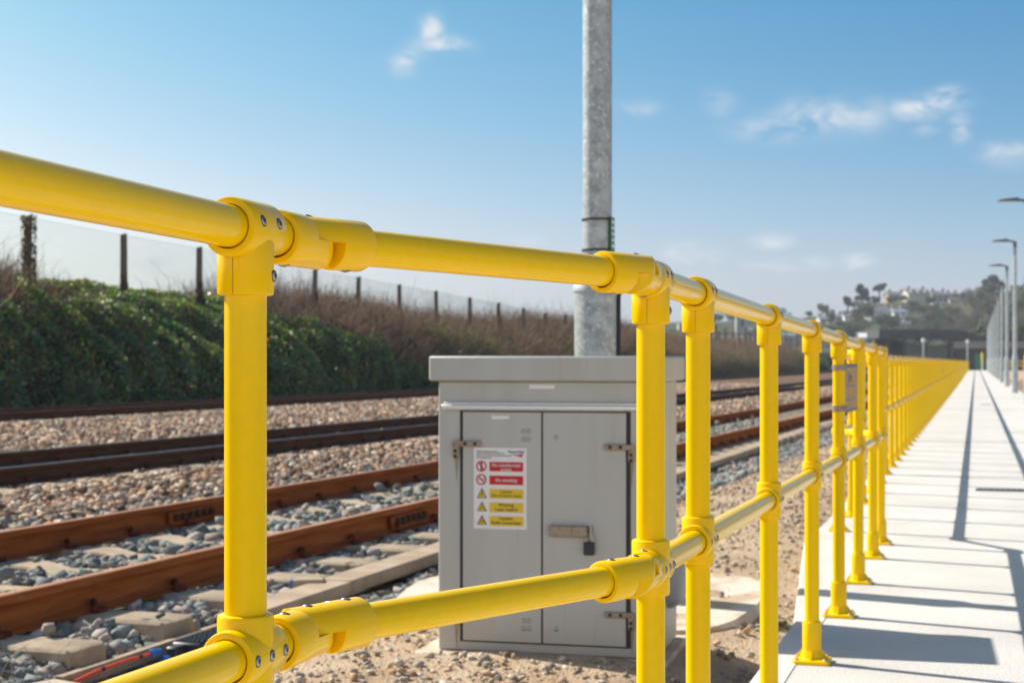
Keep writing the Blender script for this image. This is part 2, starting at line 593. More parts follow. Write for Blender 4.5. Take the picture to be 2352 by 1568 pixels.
def text_mb(mb, s, size, org, ax=(1, 0, 0), up=(0, 0, 1), align='CENTER', squeeze=1.0):
    """adds lettering to mb: org is the base line's anchor, ax the reading direction"""
    cu = bpy.data.curves.new('lettering', 'FONT')
    cu.body = s
    cu.size = size
    cu.align_x = align
    cu.resolution_u = 3
    cu.offset = size * 0.012
    o = bpy.data.objects.new('lettering', cu)
    COL.objects.link(o)
    dg = bpy.context.evaluated_depsgraph_get()
    dg.update()
    me = bpy.data.meshes.new_from_object(o.evaluated_get(dg))
    ax, up, org = Vector(ax), Vector(up), Vector(org)
    mb.add([org + ax * (v.co.x * squeeze) + up * v.co.y for v in me.vertices], [tuple(p.vertices) for p in me.polygons])
    bpy.data.objects.remove(o)
    bpy.data.curves.remove(cu)
    bpy.data.meshes.remove(me)


def vnoise(x, y, seed=0):
    """cheap smooth value noise for arrays"""
    x = np.asarray(x, dtype=np.float64)
    y = np.asarray(y, dtype=np.float64)
    xi, yi = np.floor(x).astype(np.int64), np.floor(y).astype(np.int64)
    fx, fy = x - xi, y - yi
    fx, fy = fx * fx * (3 - 2 * fx), fy * fy * (3 - 2 * fy)

    def h(a, b):
        n = (a * 374761393 + b * 668265263 + seed * 974711) & 0x7fffffff
        n = ((n ^ (n >> 13)) * 1274126177) & 0x7fffffff
        return ((n ^ (n >> 16)) & 0xffff) / 65535.0
    return (h(xi, yi) * (1 - fx) + h(xi + 1, yi) * fx) * (1 - fy) + (h(xi, yi + 1) * (1 - fx) + h(xi + 1, yi + 1) * fx) * fy


def gz(y):
    """height of the footpath: level beyond 11 m, a slight ramp towards the camera"""
    return 0.0125 * max(0.0, 11.0 - y)


def smooth01(a, b, x):
    t = np.clip((np.asarray(x, dtype=np.float64) - a) / (b - a), 0, 1)
    return t * t * (3 - 2 * t)


# ------------------------------------------------------------------ ground (one sheet to the horizon)
def off(t, b0=30.0, b1=70.0):
    """sideways drift of the tracks: they close in on the path slowly, then bend to run beside it"""
    t = np.asarray(t, dtype=np.float64)
    return np.where(t < b0, 0.0401 * t, np.where(t < b1, 0.0401 * b0 + 0.0401 * (t - b0) - 0.0401 * (t - b0) ** 2 / (2 * (b1 - b0)),
                    0.0401 * b0 + 0.0401 * (b1 - b0) / 2))


def ground_h(x, y):
    x = np.asarray(x, dtype=np.float64)
    y = np.asarray(y, dtype=np.float64)
    n = (vnoise(x * 2.3, y * 2.3, 1) - .5) * 0.03 + (vnoise(x * 9, y * 9, 2) - .5) * 0.012
    near = np.where(x > -2.75, -0.05 + n, -0.05)
    xo = x - off(np.clip(y, 0, 300))
    # ballast: slightly sunk, between tracks level with the sleepers, sinking by the sleeper ends
    bal = -0.095 + 0.02 * (vnoise(x * 3, y * 3, 3) - .5) + 0.055 * smooth01(-6.3, -6.9, xo) * smooth01(-8.4, -7.8, xo)
    bal = bal - 0.075 * smooth01(-3.85, -3.45, xo)
    bal = bal + 0.06 * smooth01(-10.9, -12.5, xo) * smooth01(-17.6, -16.5, xo)
    h = np.where(xo < -3.0, bal, near)
    t = smooth01(-2.6, -3.05, xo)
    h = near * (1 - t) + bal * t
    h = h - 0.12 * smooth01(-1.2, -0.4, x) * smooth01(3.5, 2.5, x)          # formation under the path slab
    h = np.where(x > 2.0, -0.06, h)
    return h


def grid_axis(a, b, near_step, centre, far=1600.0):
    pts = list(np.arange(a, b, near_step))
    g, s = b, near_step
    while g < far:
        pts.append(g)
        s *= 1.35
        g += s
    pts.append(far)
    g, s = a, near_step
    while g > -far:
        s *= 1.35
        g -= s
        pts.append(g)
    return np.array(sorted(set(pts)))


gx = grid_axis(-9.0, 3.0, 0.14, 0)
gy = grid_axis(2.0, 26.0, 0.14, 0)
XX, YY = np.meshgrid(gx, gy, indexing='ij')
V = np.stack([XX, YY, ground_h(XX, YY)], -1).reshape(-1, 3)
ny = len(gy)
ii, jj = np.meshgrid(np.arange(len(gx) - 1), np.arange(ny - 1), indexing='ij')
a0 = (ii * ny + jj).ravel()
F = np.stack([a0, a0 + ny, a0 + ny + 1, a0 + 1], -1)
GM = M('ground_gravel', (0.52, 0.40, 0.28), 0.95, col2=(0.42, 0.29, 0.18), nscale=2.6, detail=9, bump=0.9, bscale=70, col3=(0.40, 0.33, 0.26), n3=95, lo3=0.5, hi3=0.72)
# the same sheet turns to brown ballast under the tracks and to dull green grass far off
nt = GM.node_tree
bs = nt.nodes['Principled BSDF']
bs.inputs['Specular IOR Level'].default_value = 0.1
old = bs.inputs['Base Color'].links[0].from_socket
geo = nt.nodes.new('ShaderNodeNewGeometry')
sp = nt.nodes.new('ShaderNodeSeparateXYZ')
nt.links.new(geo.outputs['Position'], sp.inputs[0])
nz = nt.nodes.new('ShaderNodeTexNoise')
nz.inputs['Scale'].default_value = 2.5
nz.inputs['Detail'].default_value = 6
nt.links.new(geo.outputs['Position'], nz.inputs['Vector'])


def gmath(op, a, b):
    n = nt.nodes.new('ShaderNodeMath')
    n.operation = op
    for i, v in enumerate((a, b)):
        if isinstance(v, (int, float)):
            n.inputs[i].default_value = v
        else:
            nt.links.new(v, n.inputs[i])
    return n.outputs[0]


def gmr(v, a, b):
    n = nt.nodes.new('ShaderNodeMapRange')
    n.inputs['From Min'].default_value = a
    n.inputs['From Max'].default_value = b
    nt.links.new(v, n.inputs['Value'])
    return n.outputs[0]


def gmix(f, a, b):
    x = nt.nodes.new('ShaderNodeMix')
    x.data_type = 'RGBA'
    nt.links.new(f, x.inputs['Factor'])
    for key, v in (('A', a), ('B', b)):
        if isinstance(v, tuple):
            x.inputs[key].default_value = v + (1,)
        else:
            nt.links.new(v, x.inputs[key])
    return x.outputs['Result']


vor = nt.nodes.new('ShaderNodeTexVoronoi')
vor.inputs['Scale'].default_value = 17.0
nt.links.new(geo.outputs['Position'], vor.inputs['Vector'])
hsv = nt.nodes.new('ShaderNodeSeparateColor')
nt.links.new(vor.outputs['Color'], hsv.inputs[0])
pink = gmix(hsv.outputs[0], (0.05, 0.03, 0.02), (0.26, 0.16, 0.105))
greyb = gmix(hsv.outputs[0], (0.05, 0.055, 0.055), (0.20, 0.20, 0.185))
jx = gmath('ADD', sp.outputs['X'], gmath('MULTIPLY', gmath('SUBTRACT', nz.outputs['Fac'], 0.5), 2.2))
c1 = gmix(gmr(jx, -2.6, -3.2), old, greyb)
c2 = gmix(gmr(jx, -6.0, -7.0), c1, pink)
c3 = gmix(gmr(jx, -21.0, -24.0), c2, (0.06, 0.07, 0.03))
c4 = gmix(gmr(sp.outputs['Y'], 190, 230), c3, (0.07, 0.08, 0.04))
nt.links.new(c4, bs.inputs['Base Color'])
tag(raw_mesh('ground', V, F, GM, smooth=True), kind='structure')

# ------------------------------------------------------------------ footpath slab (ramp, pocket edge, square sides)
mb = MB()
PX1 = 1.55
ys = [-3.0, 1.2, 1.9, 2.5, 3.4, 6.0, 8.6, 9.1, 11.0, 30.0, 80.0, 196.0]


def path_left(y):
    if y < 1.55:
        return -0.95
    if y < 2.35:
        return -0.95 + 0.29 * (y - 1.55) / 0.8
    if y < 9.15:
        return -0.665
    return -0.95


ys = [-3.0, 1.55, 2.35, 4.0, 6.0, 9.15, 9.151, 11.0, 30.0, 80.0, 196.0]
rows = []
for y in ys:
    xl = path_left(y)
    z = gz(y)
    rows.append([Vector((xl, y, -0.2)), Vector((xl, y, z - 0.008)), Vector((xl + 0.008, y, z)), Vector((PX1 - 0.008, y, z)), Vector((PX1, y, z - 0.008)), Vector((PX1, y, -0.2))])
mb.loft(rows)
tag(mb.build('footpath', CONC, smooth=False), kind='structure')

mb = MB()
rows = []
for y in [-3.0, 1.55, 2.35, 4.0, 6.0, 9.14]:
    xl = path_left(y) + 0.004
    z = gz(y)
    rows.append([Vector((xl, y, z - 0.002)), Vector((xl, y, z + 0.003)), Vector((xl + 0.10, y, z + 0.003)), Vector((xl + 0.10, y, z - 0.002))])
mb.loft(rows)
tag(mb.build('path_edging', CONC_EDGE, smooth=False), kind='structure')

# slim saw cuts across the slab, and the drainage channel
mb = MB()
for y in (15.0, 21.5, 24.6, 36.0, 48.0):
    mb.box((0.3 if y != 24.6 else 0.75, y, gz(y) + 0.002), (2.3 if y != 24.6 else 0.7, 0.02, 0.003))
tag(mb.build('path_joint', M('joint_sealant', (0.20, 0.20, 0.20), 0.8), smooth=False), kind='structure')

dr = empty('channel_drain', (0.75, 13.45, gz(13.45)), 0, 'dark slotted drain channel set across the white concrete path', 'drain')
mb = MB()
mb.box((0, 0, 0.003), (1.5, 0.16, 0.004))
mb.build('channel', DARK, dr)
mb = MB()
for k in range(34):
    mb.box((-0.735 + k * 0.0445, 0, 0.008), (0.016, 0.14, 0.006))
mb.box((0, -0.075, 0.008), (1.5, 0.012, 0.006))
mb.box((0, 0.075, 0.008), (1.5, 0.012, 0.006))
mb.build('grate', M('iron_grate', (0.16, 0.16, 0.165), 0.5, 0.3), dr)

# ------------------------------------------------------------------ the yellow handrail
RR = 0.0234         # rail radius
PW = 0.0472         # post width
TOPH, MIDH = 1.088, 0.613
XA, XB, XC = -0.783, -0.515, -0.81
hr = empty('handrail', (XB, 5.0, gz(5.0)), 0, 'long yellow two-rail safety handrail running along the left edge of the white path', 'handrail')
HR0 = hr.location.copy()


def hb(mb, name, mat, parent=None, **k):
    """builds a part of the handrail: world coordinates in, local to the empty"""
    o = mb.build(name, mat, None, **k)
    o.location = (-HR0.x, -HR0.y, -HR0.z)
    o.parent = hr
    return o


def rsq(w_, r_, n=5):
    h = w_ / 2 - r_
    pts = []
    for q, (sx, sy) in enumerate(((1, 1), (-1, 1), (-1, -1), (1, -1))):
        for k in range(n + 1):
            t = math.pi / 2 * (q + k / n)
            pts.append((sx * h + r_ * math.cos(t), sy * h + r_ * math.sin(t)))
    return pts


def sq_tube(mb, x, y, z0, z1, w_, r_, rim=0.0, rz=0.0, n=5):
    """rounded square prism, optionally with rounded rims"""
    n = max(3, n + 2)
    pr = rsq(w_, w_ * 0.4995, n)
    cr, sr = math.cos(rz), math.sin(rz)

    def ring(z, ins):
        k = (w_ - 2 * ins) / w_
        return [Vector((x + (p[0] * cr - p[1] * sr) * k, y + (p[0] * sr + p[1] * cr) * k, z)) for p in pr]
    if rim > 0:
        rings = [ring(z0, rim), ring(z0 + rim * .3, rim * .3), ring(z0 + rim, 0), ring(z1 - rim, 0), ring(z1 - rim * .3, rim * .3), ring(z1, rim)]
    else:
        rings = [ring(z0, 0), ring(z1, 0)]
    mb.loft(rings)


def sleeve(mb, a, b, Ro, n=40, bore=RR + 0.0011, rim=0.004):
    a, b = Vector(a), Vector(b)
    L = (b - a).length
    prof = [(bore, L * 0.45), (bore, 0.001), (bore + 0.001, 0.0), (Ro - rim, 0.0), (Ro - rim * .3, rim * .3), (Ro, rim), (Ro, L - rim),
            (Ro - rim * .3, L - rim * .3), (Ro - rim, L), (bore + 0.001, L), (bore, L - 0.001), (bore, L * 0.55)]
    mb.lathe(a, b - a, prof, n)


def screw(mb, p, nrm, r=0.0056):
    """domed screw head with a dark cross-shaped recess; slot 0 steel, slot 1 dark"""
    p, nrm = Vector(p), Vector(nrm).normalized()
    p = p - nrm * 0.0010
    mb.cur = 1
    mb.lathe(p - nrm * 0.002, nrm, [(r * 1.18, 0), (r * 1.18, 0.0031), (0.0, 0.0031)], 16)
    mb.cur = 0
    mb.lathe(p, nrm, [(r, 0.0), (r, 0.0010), (r * .85, 0.0018), (r * .5, 0.0025), (0.0001, 0.0027)], 16)
    u = nrm.orthogonal().normalized()
    q = nrm.cross(u)
    mb.cur = 1
    for A, B in ((u, q), (q, u)):
        c0 = p + nrm * 0.0029
        mb.add([c0 + A * r * .5 + B * r * .14, c0 - A * r * .5 + B * r * .14, c0 - A * r * .5 - B * r * .14, c0 + A * r * .5 - B * r * .14], [(0, 1, 2, 3)])
    mb.cur = 0


SO = 0.033          # sleeve radius
SW = 0.0630         # socket width


def top_tee(mb, x, y, zt, seg=40):
    sleeve(mb, (x, y - 0.043, zt), (x, y + 0.043, zt), SO, seg)
    sq_tube(mb, x, y, zt - 0.074, zt - 0.012, SW, 0.011, 0.003)


def cross_tee(mb, x, y, zm, seg=40):
    sleeve(mb, (x, y - 0.047, zm), (x, y + 0.047, zm), SO, seg)
    sq_tube(mb, x, y, zm - 0.046, zm + 0.046, SW, 0.012, 0.004)


def tee_seam(mb, x, y, zt, top=True):
    """thin mould line on the near face of the socket and over the crown of the sleeve"""
    z0, z1 = (zt - 0.0735, zt - 0.030) if top else (zt - 0.045, zt - 0.03)
    mb.box((x, y - SW / 2 - 0.00005, (z0 + z1) / 2), (0.0009, 0.0006, z1 - z0))


def base_flange(mb, x, y, z):
    sq_tube(mb, x, y, z + 0.012, z + 0.135, 0.062, 0.012, 0.002)
    pr0 = [Vector((x + p[0], y + p[1], 0)) for p in rsq(0.122, 0.014)]
    sq = [Vector((x + p[0], y + p[1], 0)) for p in rsq(0.064, 0.0318)]

    def lift(pts, h):
        return [Vector((p.x, p.y, z + h)) for p in pts]
    mb.loft([lift(pr0, 0.0005), lift(pr0, 0.011), lift([Vector((x, y, 0)) + (p - Vector((x, y, 0))) * 0.96 for p in pr0], 0.014),
             lift([Vector((x, y, 0)) + (p - Vector((x, y, 0))) * 1.25 for p in sq], 0.018), lift(sq, 0.042)])
    for dx, dy in ((1, 0), (-1, 0), (0, 1), (0, -1)):
        for s_ in (0,):
            a = Vector((x + dx * 0.028, y + dy * 0.028, z + 0.050))
            bq = Vector((x + dx * 0.056, y + dy * 0.056, z + 0.013))
            px_, py_ = -dy * 0.004, dx * 0.004
            o = Vector((px_, py_, 0))
            c0 = Vector((x + dx * 0.026, y + dy * 0.026, z + 0.012))
            mb.loft([[a + o, bq + o, c0 + o], [a - o, bq - o, c0 - o]])


def base_bolts(par, x, y, z):
    for sx in (-1, 1):
        for sy in (-1, 1):
            mb = MB()
            mb.lathe((x + sx * 0.046, y + sy * 0.046, z + 0.012), (0, 0, 1), [(0.008, 0), (0.008, 0.006), (0.0055, 0.009), (0.0001, 0.010)], 8)
            mb.build('bolt', STEEL, par)


def knuckle(mb, piv, d, upper, full=0.036, end=0.092, Ro=0.0322):
    """one half of a swivel joint: sleeve away from the pivot, half-round tongue over it"""
    d = Vector(d).normalized()
    sd = Vector((d.y, -d.x, 0)).normalized()
    up = Vector((0, 0, 1))
    piv = Vector(piv)
    a, b = piv + d * full, piv + d * end
    L = end - full
    rim = 0.004
    mb.lathe(a, d, [(0.0002, 0.0), (Ro - 0.001, 0.0), (Ro, 0.001), (Ro, L - rim), (Ro - rim * .3, L - rim * .3), (Ro - rim, L), (RR + 0.002, L), (RR + 0.0011, L - 0.001), (RR + 0.0011, L * .5)], 40)
    n = 22
    sg = 1.0 if upper else -1.0
    rings = []
    Rt = Ro - 0.0004
    ss = [-Rt * math.cos(math.pi / 2 * k / 10) for k in range(11)] + [full + 0.001]
    ss[0] = -Rt * 0.9995
    for s_ in ss:
        wmax = Rt if s_ >= 0 else math.sqrt(max(Rt * Rt - s_ * s_, 1e-9))
        ring = []
        for k in range(n + 1):
            t = math.pi * k / n
            xx = max(-wmax, min(wmax, Rt * math.cos(t)))
            zz = sg * max(Rt * math.sin(t), 0.00008)
            ring.append(piv + d * s_ + sd * xx + up * zz)
        ring.append(piv + d * s_ - sd * wmax * .98 + up * sg * 0.00008)
        ring.append(piv + d * s_ + sd * wmax * .98 + up * sg * 0.00008)
        rings.append(ring)
    mb.loft(rings)


YL, Y1 = 1.593, 2.545
PIV_L = YL + 0.168
PIV_1 = Y1 - 0.125
Y8 = 9.09
PIV_8 = Y8 + 0.125
YC0 = 9.82
PIV_C = YC0 - 0.13
B_POSTS = [Y1, 3.005, 4.09, 5.20, 6.25, 7.31, 8.36, Y8]
A_POSTS = [-0.55, 0.52, YL]
C_POSTS = [YC0 + 1.05 * k for k in range(0, 176)]
LINES = [('A', XA, A_POSTS), ('B', XB, B_POSTS)]


def rail_z(y, top):
    return gz(y) + (TOPH if top else MIDH)


def seg_rail(x0, y0, x1, y1, h, name):
    mb = MB()
    pts = [Vector((x0, y0, gz(y0) + h))]
    for yb in (11.0,):
        if y0 < yb < y1:
            pts.append(Vector((x0 + (x1 - x0) * (yb - y0) / (y1 - y0), yb, gz(yb) + h)))
    pts.append(Vector((x1, y1, gz(y1) + h)))
    mb.tube(pts, RR, 40)
    return hb(mb, name, Y_PIPE)


for h, nm in ((TOPH, 'top_rail'), (MIDH, 'middle_rail')):
    seg_rail(XA, -0.9, XA, PIV_L - 0.06, h, nm)
    dv = Vector((XB - XA, PIV_1 - PIV_L, 0)).normalized()
    seg_rail(XA + dv.x * 0.06, PIV_L + dv.y * 0.06, XB - dv.x * 0.06, PIV_1 - dv.y * 0.06, h, nm)
    seg_rail(XB, PIV_1 + 0.06, XB, PIV_8 - 0.06, h, nm)
    dw = Vector((XC - XB, PIV_C - PIV_8, 0)).normalized()
    seg_rail(XB + dw.x * 0.06, PIV_8 + dw.y * 0.06, XC - dw.x * 0.06, PIV_C - dw.y * 0.06, h, nm)
    seg_rail(XC, PIV_C + 0.06, XC, C_POSTS[-1] + 0.3, h, nm)
    # swivel joints: the straight runs carry the lower tongue, the skew panels the upper one
    for (px_, py_, d0, d1) in ((XA, PIV_L, Vector((0, -1, 0)), dv), (XB, PIV_1, Vector((0, 1, 0)), -dv), (XB, PIV_8, Vector((0, -1, 0)), dw), (XC, PIV_C, Vector((0, 1, 0)), -dw)):
        z = gz(py_) + h
        mb = MB()
        knuckle(mb, (px_, py_, z), d0, False)
        knuckle(mb, (px_, py_, z), d1, True)
        o = hb(mb, 'swivel_joint', Y_FIT)
        up_ = Vector((0, 0, 0.0322))
        spots = [(Vector((px_, py_, z)) + up_ * 0.988, (0, 0, 1))]
        for d in (d0, d1):
            c = Vector((px_, py_, z)) + d * 0.066
            spots.append((c - up_, (0, 0, -1)))
            if h == MIDH:
                spots.append((c + up_, (0, 0, 1)))
        for (p_, n_) in spots:
            mb = MB()
            screw(mb, p_, n_)
            mb.build('screw', [STEEL, DARK], o)

lean = {YL: 0.0}
for nm, X, posts in LINES:
    for y in posts:
        z0, zt, zm = gz(y), rail_z(y, True), rail_z(y, False)
        mb = MB()
        sq_tube(mb, X, y, z0 + 0.012, zt - 0.012, PW, 0.0122, n=7)
        po = hb(mb, 'post', Y_PIPE)
        mb = MB()
        base_flange(mb, X, y, z0)
        mb.build('base_flange', Y_FIT, po)
        base_bolts(po, X, y, z0)
        near = y < 4.5
        mb = MB()
        top_tee(mb, X, y, zt)
        to = hb(mb, 'top_tee', Y_FIT)
        mb = MB()
        cross_tee(mb, X, y, zm)
        co = hb(mb, 'cross_tee', Y_FIT)
        if near:
            mb = MB()
            tee_seam(mb, X, y, zt)
            mb.build('mould_seam', SEAM, to, smooth=False)
        sn = Vector((1, 0, 0.22)).normalized()
        for p_, n_ in [(Vector((X, y + dy, zt)) + sn * SO, sn) for dy in (-0.021, 0.020)] + [(Vector((X + SW / 2, y + 0.008, zt - 0.052)), Vector((1, 0, 0)))]:
            mb = MB()
            screw(mb, p_, n_)
            mb.build('screw', [STEEL, DARK], to)
        sn = Vector((1, 0, 0.02)).normalized()
        for dy in (-0.036, 0.0, 0.036):
            mb = MB()
            screw(mb, Vector((X, y + dy, zm)) + sn * SO, sn)
            mb.build('screw', [STEEL, DARK], co)

# the long straight run: one post with its fittings, then copies
proto = None
for k, y in enumerate(C_POSTS[:89]):
    if proto is None:
        z0 = 0.0
        mb = MB()
        sq_tube(mb, 0, 0, 0.012, TOPH - 0.012, PW, 0.0115)
        po = mb.build('post', Y_PIPE, hr)
        mb = MB()
        base_flange(mb, 0, 0, 0)
        mb.build('base_flange', Y_FIT, po)
        mb = MB()
        top_tee(mb, 0, 0, TOPH, 24)
        to = mb.build('top_tee', Y_FIT, hr)
        mb = MB()
        cross_tee(mb, 0, 0, MIDH, 24)
        co = mb.build('cross_tee', Y_FIT, hr)
        proto = (po, to, co)
        trio = proto
    else:
        trio = tuple(dup(o, hr) for o in proto)
    for o in trio:
        o.location = (XC - HR0.x, y - HR0.y, gz(y) - HR0.z)
mb = MB()
mt = MB()
for y in C_POSTS[89:]:
    sq_tube(mb, XC, y, 0.0, TOPH, PW, 0.011, n=2)
    top_tee(mt, XC, y, TOPH, 12)
    cross_tee(mt, XC, y, MIDH, 12)
tag(hb(mb, 'post', Y_PIPE), kind='stuff')
tag(hb(mt, 'top_tee', Y_FIT), kind='stuff')


# ------------------------------------------------------------------ information signs on the handrail
def info_sign(x, y, ztop, label, lettering=True, first=False):
    s = empty('information_sign', (x, y, ztop - 0.215), R(-1.7), label, 'sign', 'signs fixed to the handrail posts')
    mb = MB()
    mb.box((0, 0.33, 0.1), (0.006, 0.62, 0.20), bev=0.002)
    mb.build('frame', FRAME, s)
    mb = MB()
    mb.box((0.0035, 0.33, 0.1), (0.003, 0.595, 0.172))
    mb.build('panel', PANEL, s)
    if lettering:
        mb = MB()
        text_mb(mb, 'River', 0.062, (0.0056, 0.33, 0.125), ax=(0, 1, 0))
        mb.box((0.0054, 0.33, 0.108), (0.0006, 0.30, 0.008))
        mb.box((0.0054, 0.33, 0.052), (0.0006, 0.42, 0.006))
        mb.build('lettering', INK, s)
    for z in (0.185, 0.025):
        mb = MB()
        for t in range(1):
            sq_tube(mb, -0.002, 0.0, z - 0.011, z + 0.011, PW + 0.010, 0.013)
        mb.box((0.018, 0.04, z), (0.006, 0.09, 0.018), bev=0.002)
        cl = mb.build('clamp', HINGE, s)
        for dy in (0.028, 0.055):
            mb = MB()
            mb.lathe((0.021, dy, z), (1, 0, 0), [(0.006, 0), (0.006, 0.004), (0.0001, 0.005)], 6)
            mb.build('bolt', STEEL, cl)
    return s


info_sign(XB + 0.004, 6.25, gz(6.25) + TOPH - 0.083, 'tan sign panel with dark lettering clamped to the fifth near handrail post')
info_sign(XC + 0.004, C_POSTS[29], TOPH - 0.083, 'small sign plate on the far run of yellow handrail, nearer of the far two', False)
info_sign(XC + 0.004, C_POSTS[54], TOPH - 0.083, 'tiny sign plate on the far run of yellow handrail, furthest one', False)

# ------------------------------------------------------------------ equipment cabinet
CR = R(2.5)
cf = Vector((-1.972, 5.663))
CW, CD, CH = 0.845, 0.50, 1.122
cab = empty('equipment_cabinet', (cf.x + CW / 2 * math.cos(CR) - CD / 2 * math.sin(CR), cf.y + CW / 2 * math.sin(CR) + CD / 2 * math.cos(CR), -0.042), CR,
            'grey steel two-door trackside cabinet with warning sign and padlock', 'cabinet')
u0 = -CW / 2
fy = -CD / 2
mb = MB()
mb.box((0, 0, 0.5125), (CW, CD, 1.025), bev=0.004)
mb.build('body', CAB, cab)
mb = MB()
mb.box((0, 0, 1.0735), (CW + 0.06, CD + 0.06, 0.094), bev=0.006)
mb.build('lid', CAB, cab)
mb = MB()
mb.box((u0 + 0.428, fy - 0.010, 0.927), (0.83, 0.020, 0.020), bev=0.003)
mb.box((u0 + 0.428, fy - 0.006, 0.941), (0.81, 0.012, 0.010), bev=0.003)
mb.build('drip_strip', ALU, cab)
mb = MB()
mb.box((u0 + 0.4155, fy - 0.001, 0.474), (0.658, 0.003, 0.878))
mb.build('door_recess', DARK, cab)


def rivet(mb, u, v, y):
    mb.lathe((u0 + u, y, v), (0, -1, 0), [(0.009, 0), (0.0085, 0.003), (0.005, 0.006), (0.0001, 0.007)], 12)


def hinge(parent, u_side, v, flip, low=False):
    """L-shaped strap hinge: arm across the door, knuckle plate on the frame"""
    sg = -1 if flip else 1
    mb = MB()
    mb.box((u0 + u_side + sg * 0.055, fy - 0.014, v), (0.112, 0.012, 0.022), bev=0.003)
    mb.box((u0 + u_side + sg * 0.010, fy - 0.012, v - 0.030), (0.022, 0.012, 0.050), bev=0.003)
    h = mb.build('hinge', HINGE, parent)
    for bx_, by_, bz_ in ((0.048, 0.0195, 0), (0.088, 0.0195, 0), (0.010, 0.0175, 0.028), (0.010, 0.0175, 0.048)):
        mb = MB()
        mb.lathe((u0 + u_side + sg * bx_, fy - by_, v - bz_), (0, -1, 0), [(0.007, 0), (0.007, 0.003), (0.0001, 0.004)], 8)
        mb.build('bolt', RUST_DARK, h)
    mb = MB()
    mb.add([(u0 + u_side + sg * 0.010 + dx_, fy - 0.0016, v - dz_) for dx_, dz_ in ((-0.009, 0.055), (0.009, 0.055), (0.005, 0.10), (0.001, 0.155), (-0.003, 0.11))], [(0, 1, 2, 3, 4)])
    mb.build('rust_streak', RUSTSTAIN, h)


for nm, ua, ub in (('left', 0.0965, 0.405), ('right', 0.4105, 0.7345)):
    mb = MB()
    mb.box((u0 + (ua + ub) / 2 + (0.001 if nm == 'left' else -0.003), fy - 0.004, 0.475), (ub - ua - 0.003 - (0 if nm == 'left' else 0.005), 0.008, 0.868), bev=0.0025)
    door = mb.build('door', CAB, cab)
    for (u, v) in ([(u, v) for v in (0.836, 0.806, 0.125, 0.095) for u in (0.337, 0.358)] if nm == 'left' else [(0.463, 0.815), (0.463, 0.098)]):
        mb = MB()
        rivet(mb, u, v, fy - 0.008)
        mb.build('rivet', RIVET, door)
    if nm == 'left':
        hinge(door, 0.062, 0.788, False)
        hinge(door, 0.062, 0.155, False)
        mb = MB()
        mb.box((u0 + 0.247, fy - 0.0088, 0.889), (0.068, 0.0014, 0.013))
        mb.build('name_plate', WHITE, door)
    else:
        hinge(door, 0.758, 0.782, True)
        hinge(door, 0.758, 0.160, True)
        mb = MB()
        mb.box((u0 + 0.512, fy - 0.022, 0.467), (0.146, 0.028, 0.042), bev=0.004)
        hs = mb.build('hasp', HINGE, door)
        mb = MB()
        mb.box((u0 + 0.598, fy - 0.019, 0.464), (0.008, 0.022, 0.050), bev=0.002)
        mb.build('staple', STEEL, door)
mb = MB()
mb.box((u0 + 0.406, fy - 0.0006, 1.005), (0.097, 0.0014, 0.015))
mb.build('name_plate', WHITE, cab)
pl = empty('padlock', (0, 0, 0))
pl.parent = cab
mb = MB()
pc = Vector((u0 + 0.592, fy - 0.026, 0.405))
mb.box(pc, (0.040, 0.020, 0.050), bev=0.004)
pad = mb.build('padlock_body', BLACKP, None)
pad.name = 'padlock'
bpy.data.objects.remove(pl)
pad.parent = cab
mb = MB()
mb.tube([pc + Vector((0.012 * math.cos(t), 0, 0.043 + 0.012 * math.sin(t))) if 0 <= t <= math.pi else None for t in [math.pi * k / 8 for k in range(9)]], 0.0035, 8)
mb.tube([pc + Vector((0.012, 0, 0.02)), pc + Vector((0.012, 0, 0.044))], 0.0035, 8)
mb.tube([pc + Vector((-0.012, 0, 0.02)), pc + Vector((-0.012, 0, 0.044))], 0.0035, 8)
mb.build('shackle', STEEL, pad)
# rounded cable entry housing on the right flank, low down
mb = MB()
rings = []
for k in range(13):
    zt = 0.15 + 0.20 * k / 12
    r_ = 0.075 * math.sqrt(max(0.0, 1 - ((k - 6) / 6.4) ** 4))
    rings.append([Vector((CW / 2 - 0.01 + r_ * 1.0 * max(0, math.cos(t)) ** 0.7, 0.05 + r_ * 1.3 * math.sin(t), zt)) for t in [-math.pi / 2 + math.pi * j / 12 for j in range(13)]])
mb.loft(rings)
mb.build('cable_entry', M('grey_plastic', (0.30, 0.32, 0.33), 0.45), cab)

# warning sign on the left door: white plate, logo, five rows
SU0, SU1, SV0, SV1 = 0.1425, 0.3495, 0.467, 0.774
fs_y = fy - 0.0082
mb = MB()
mb.box((u0 + (SU0 + SU1) / 2, fs_y - 0.0008, (SV0 + SV1) / 2), (SU1 - SU0, 0.0016, SV1 - SV0))
sign = mb.build('warning_sign', WHITE, cab)
y1, y2, y3 = fs_y - 0.0020, fs_y - 0.0026, fs_y - 0.0032


def su(px):      # pixel of the enlarged sign picture (x 195..1035, y 158..1400) -> local metres
    return u0 + SU0 + (px - 195.0) / 840.0 * (SU1 - SU0)


def sv(py):
    return SV1 - (py - 158.0) / 1245.0 * (SV1 - SV0)


def rect(mb, x0, x1, ya, yb, y):
    mb.add([(su(x0), y, sv(ya)), (su(x1), y, sv(ya)), (su(x1), y, sv(yb)), (su(x0), y, sv(yb))], [(0, 1, 2, 3)])


def poly(mb, pts, y):
    mb.add([(su(a), y, sv(b)) for a, b in pts], [tuple(range(len(pts)))])


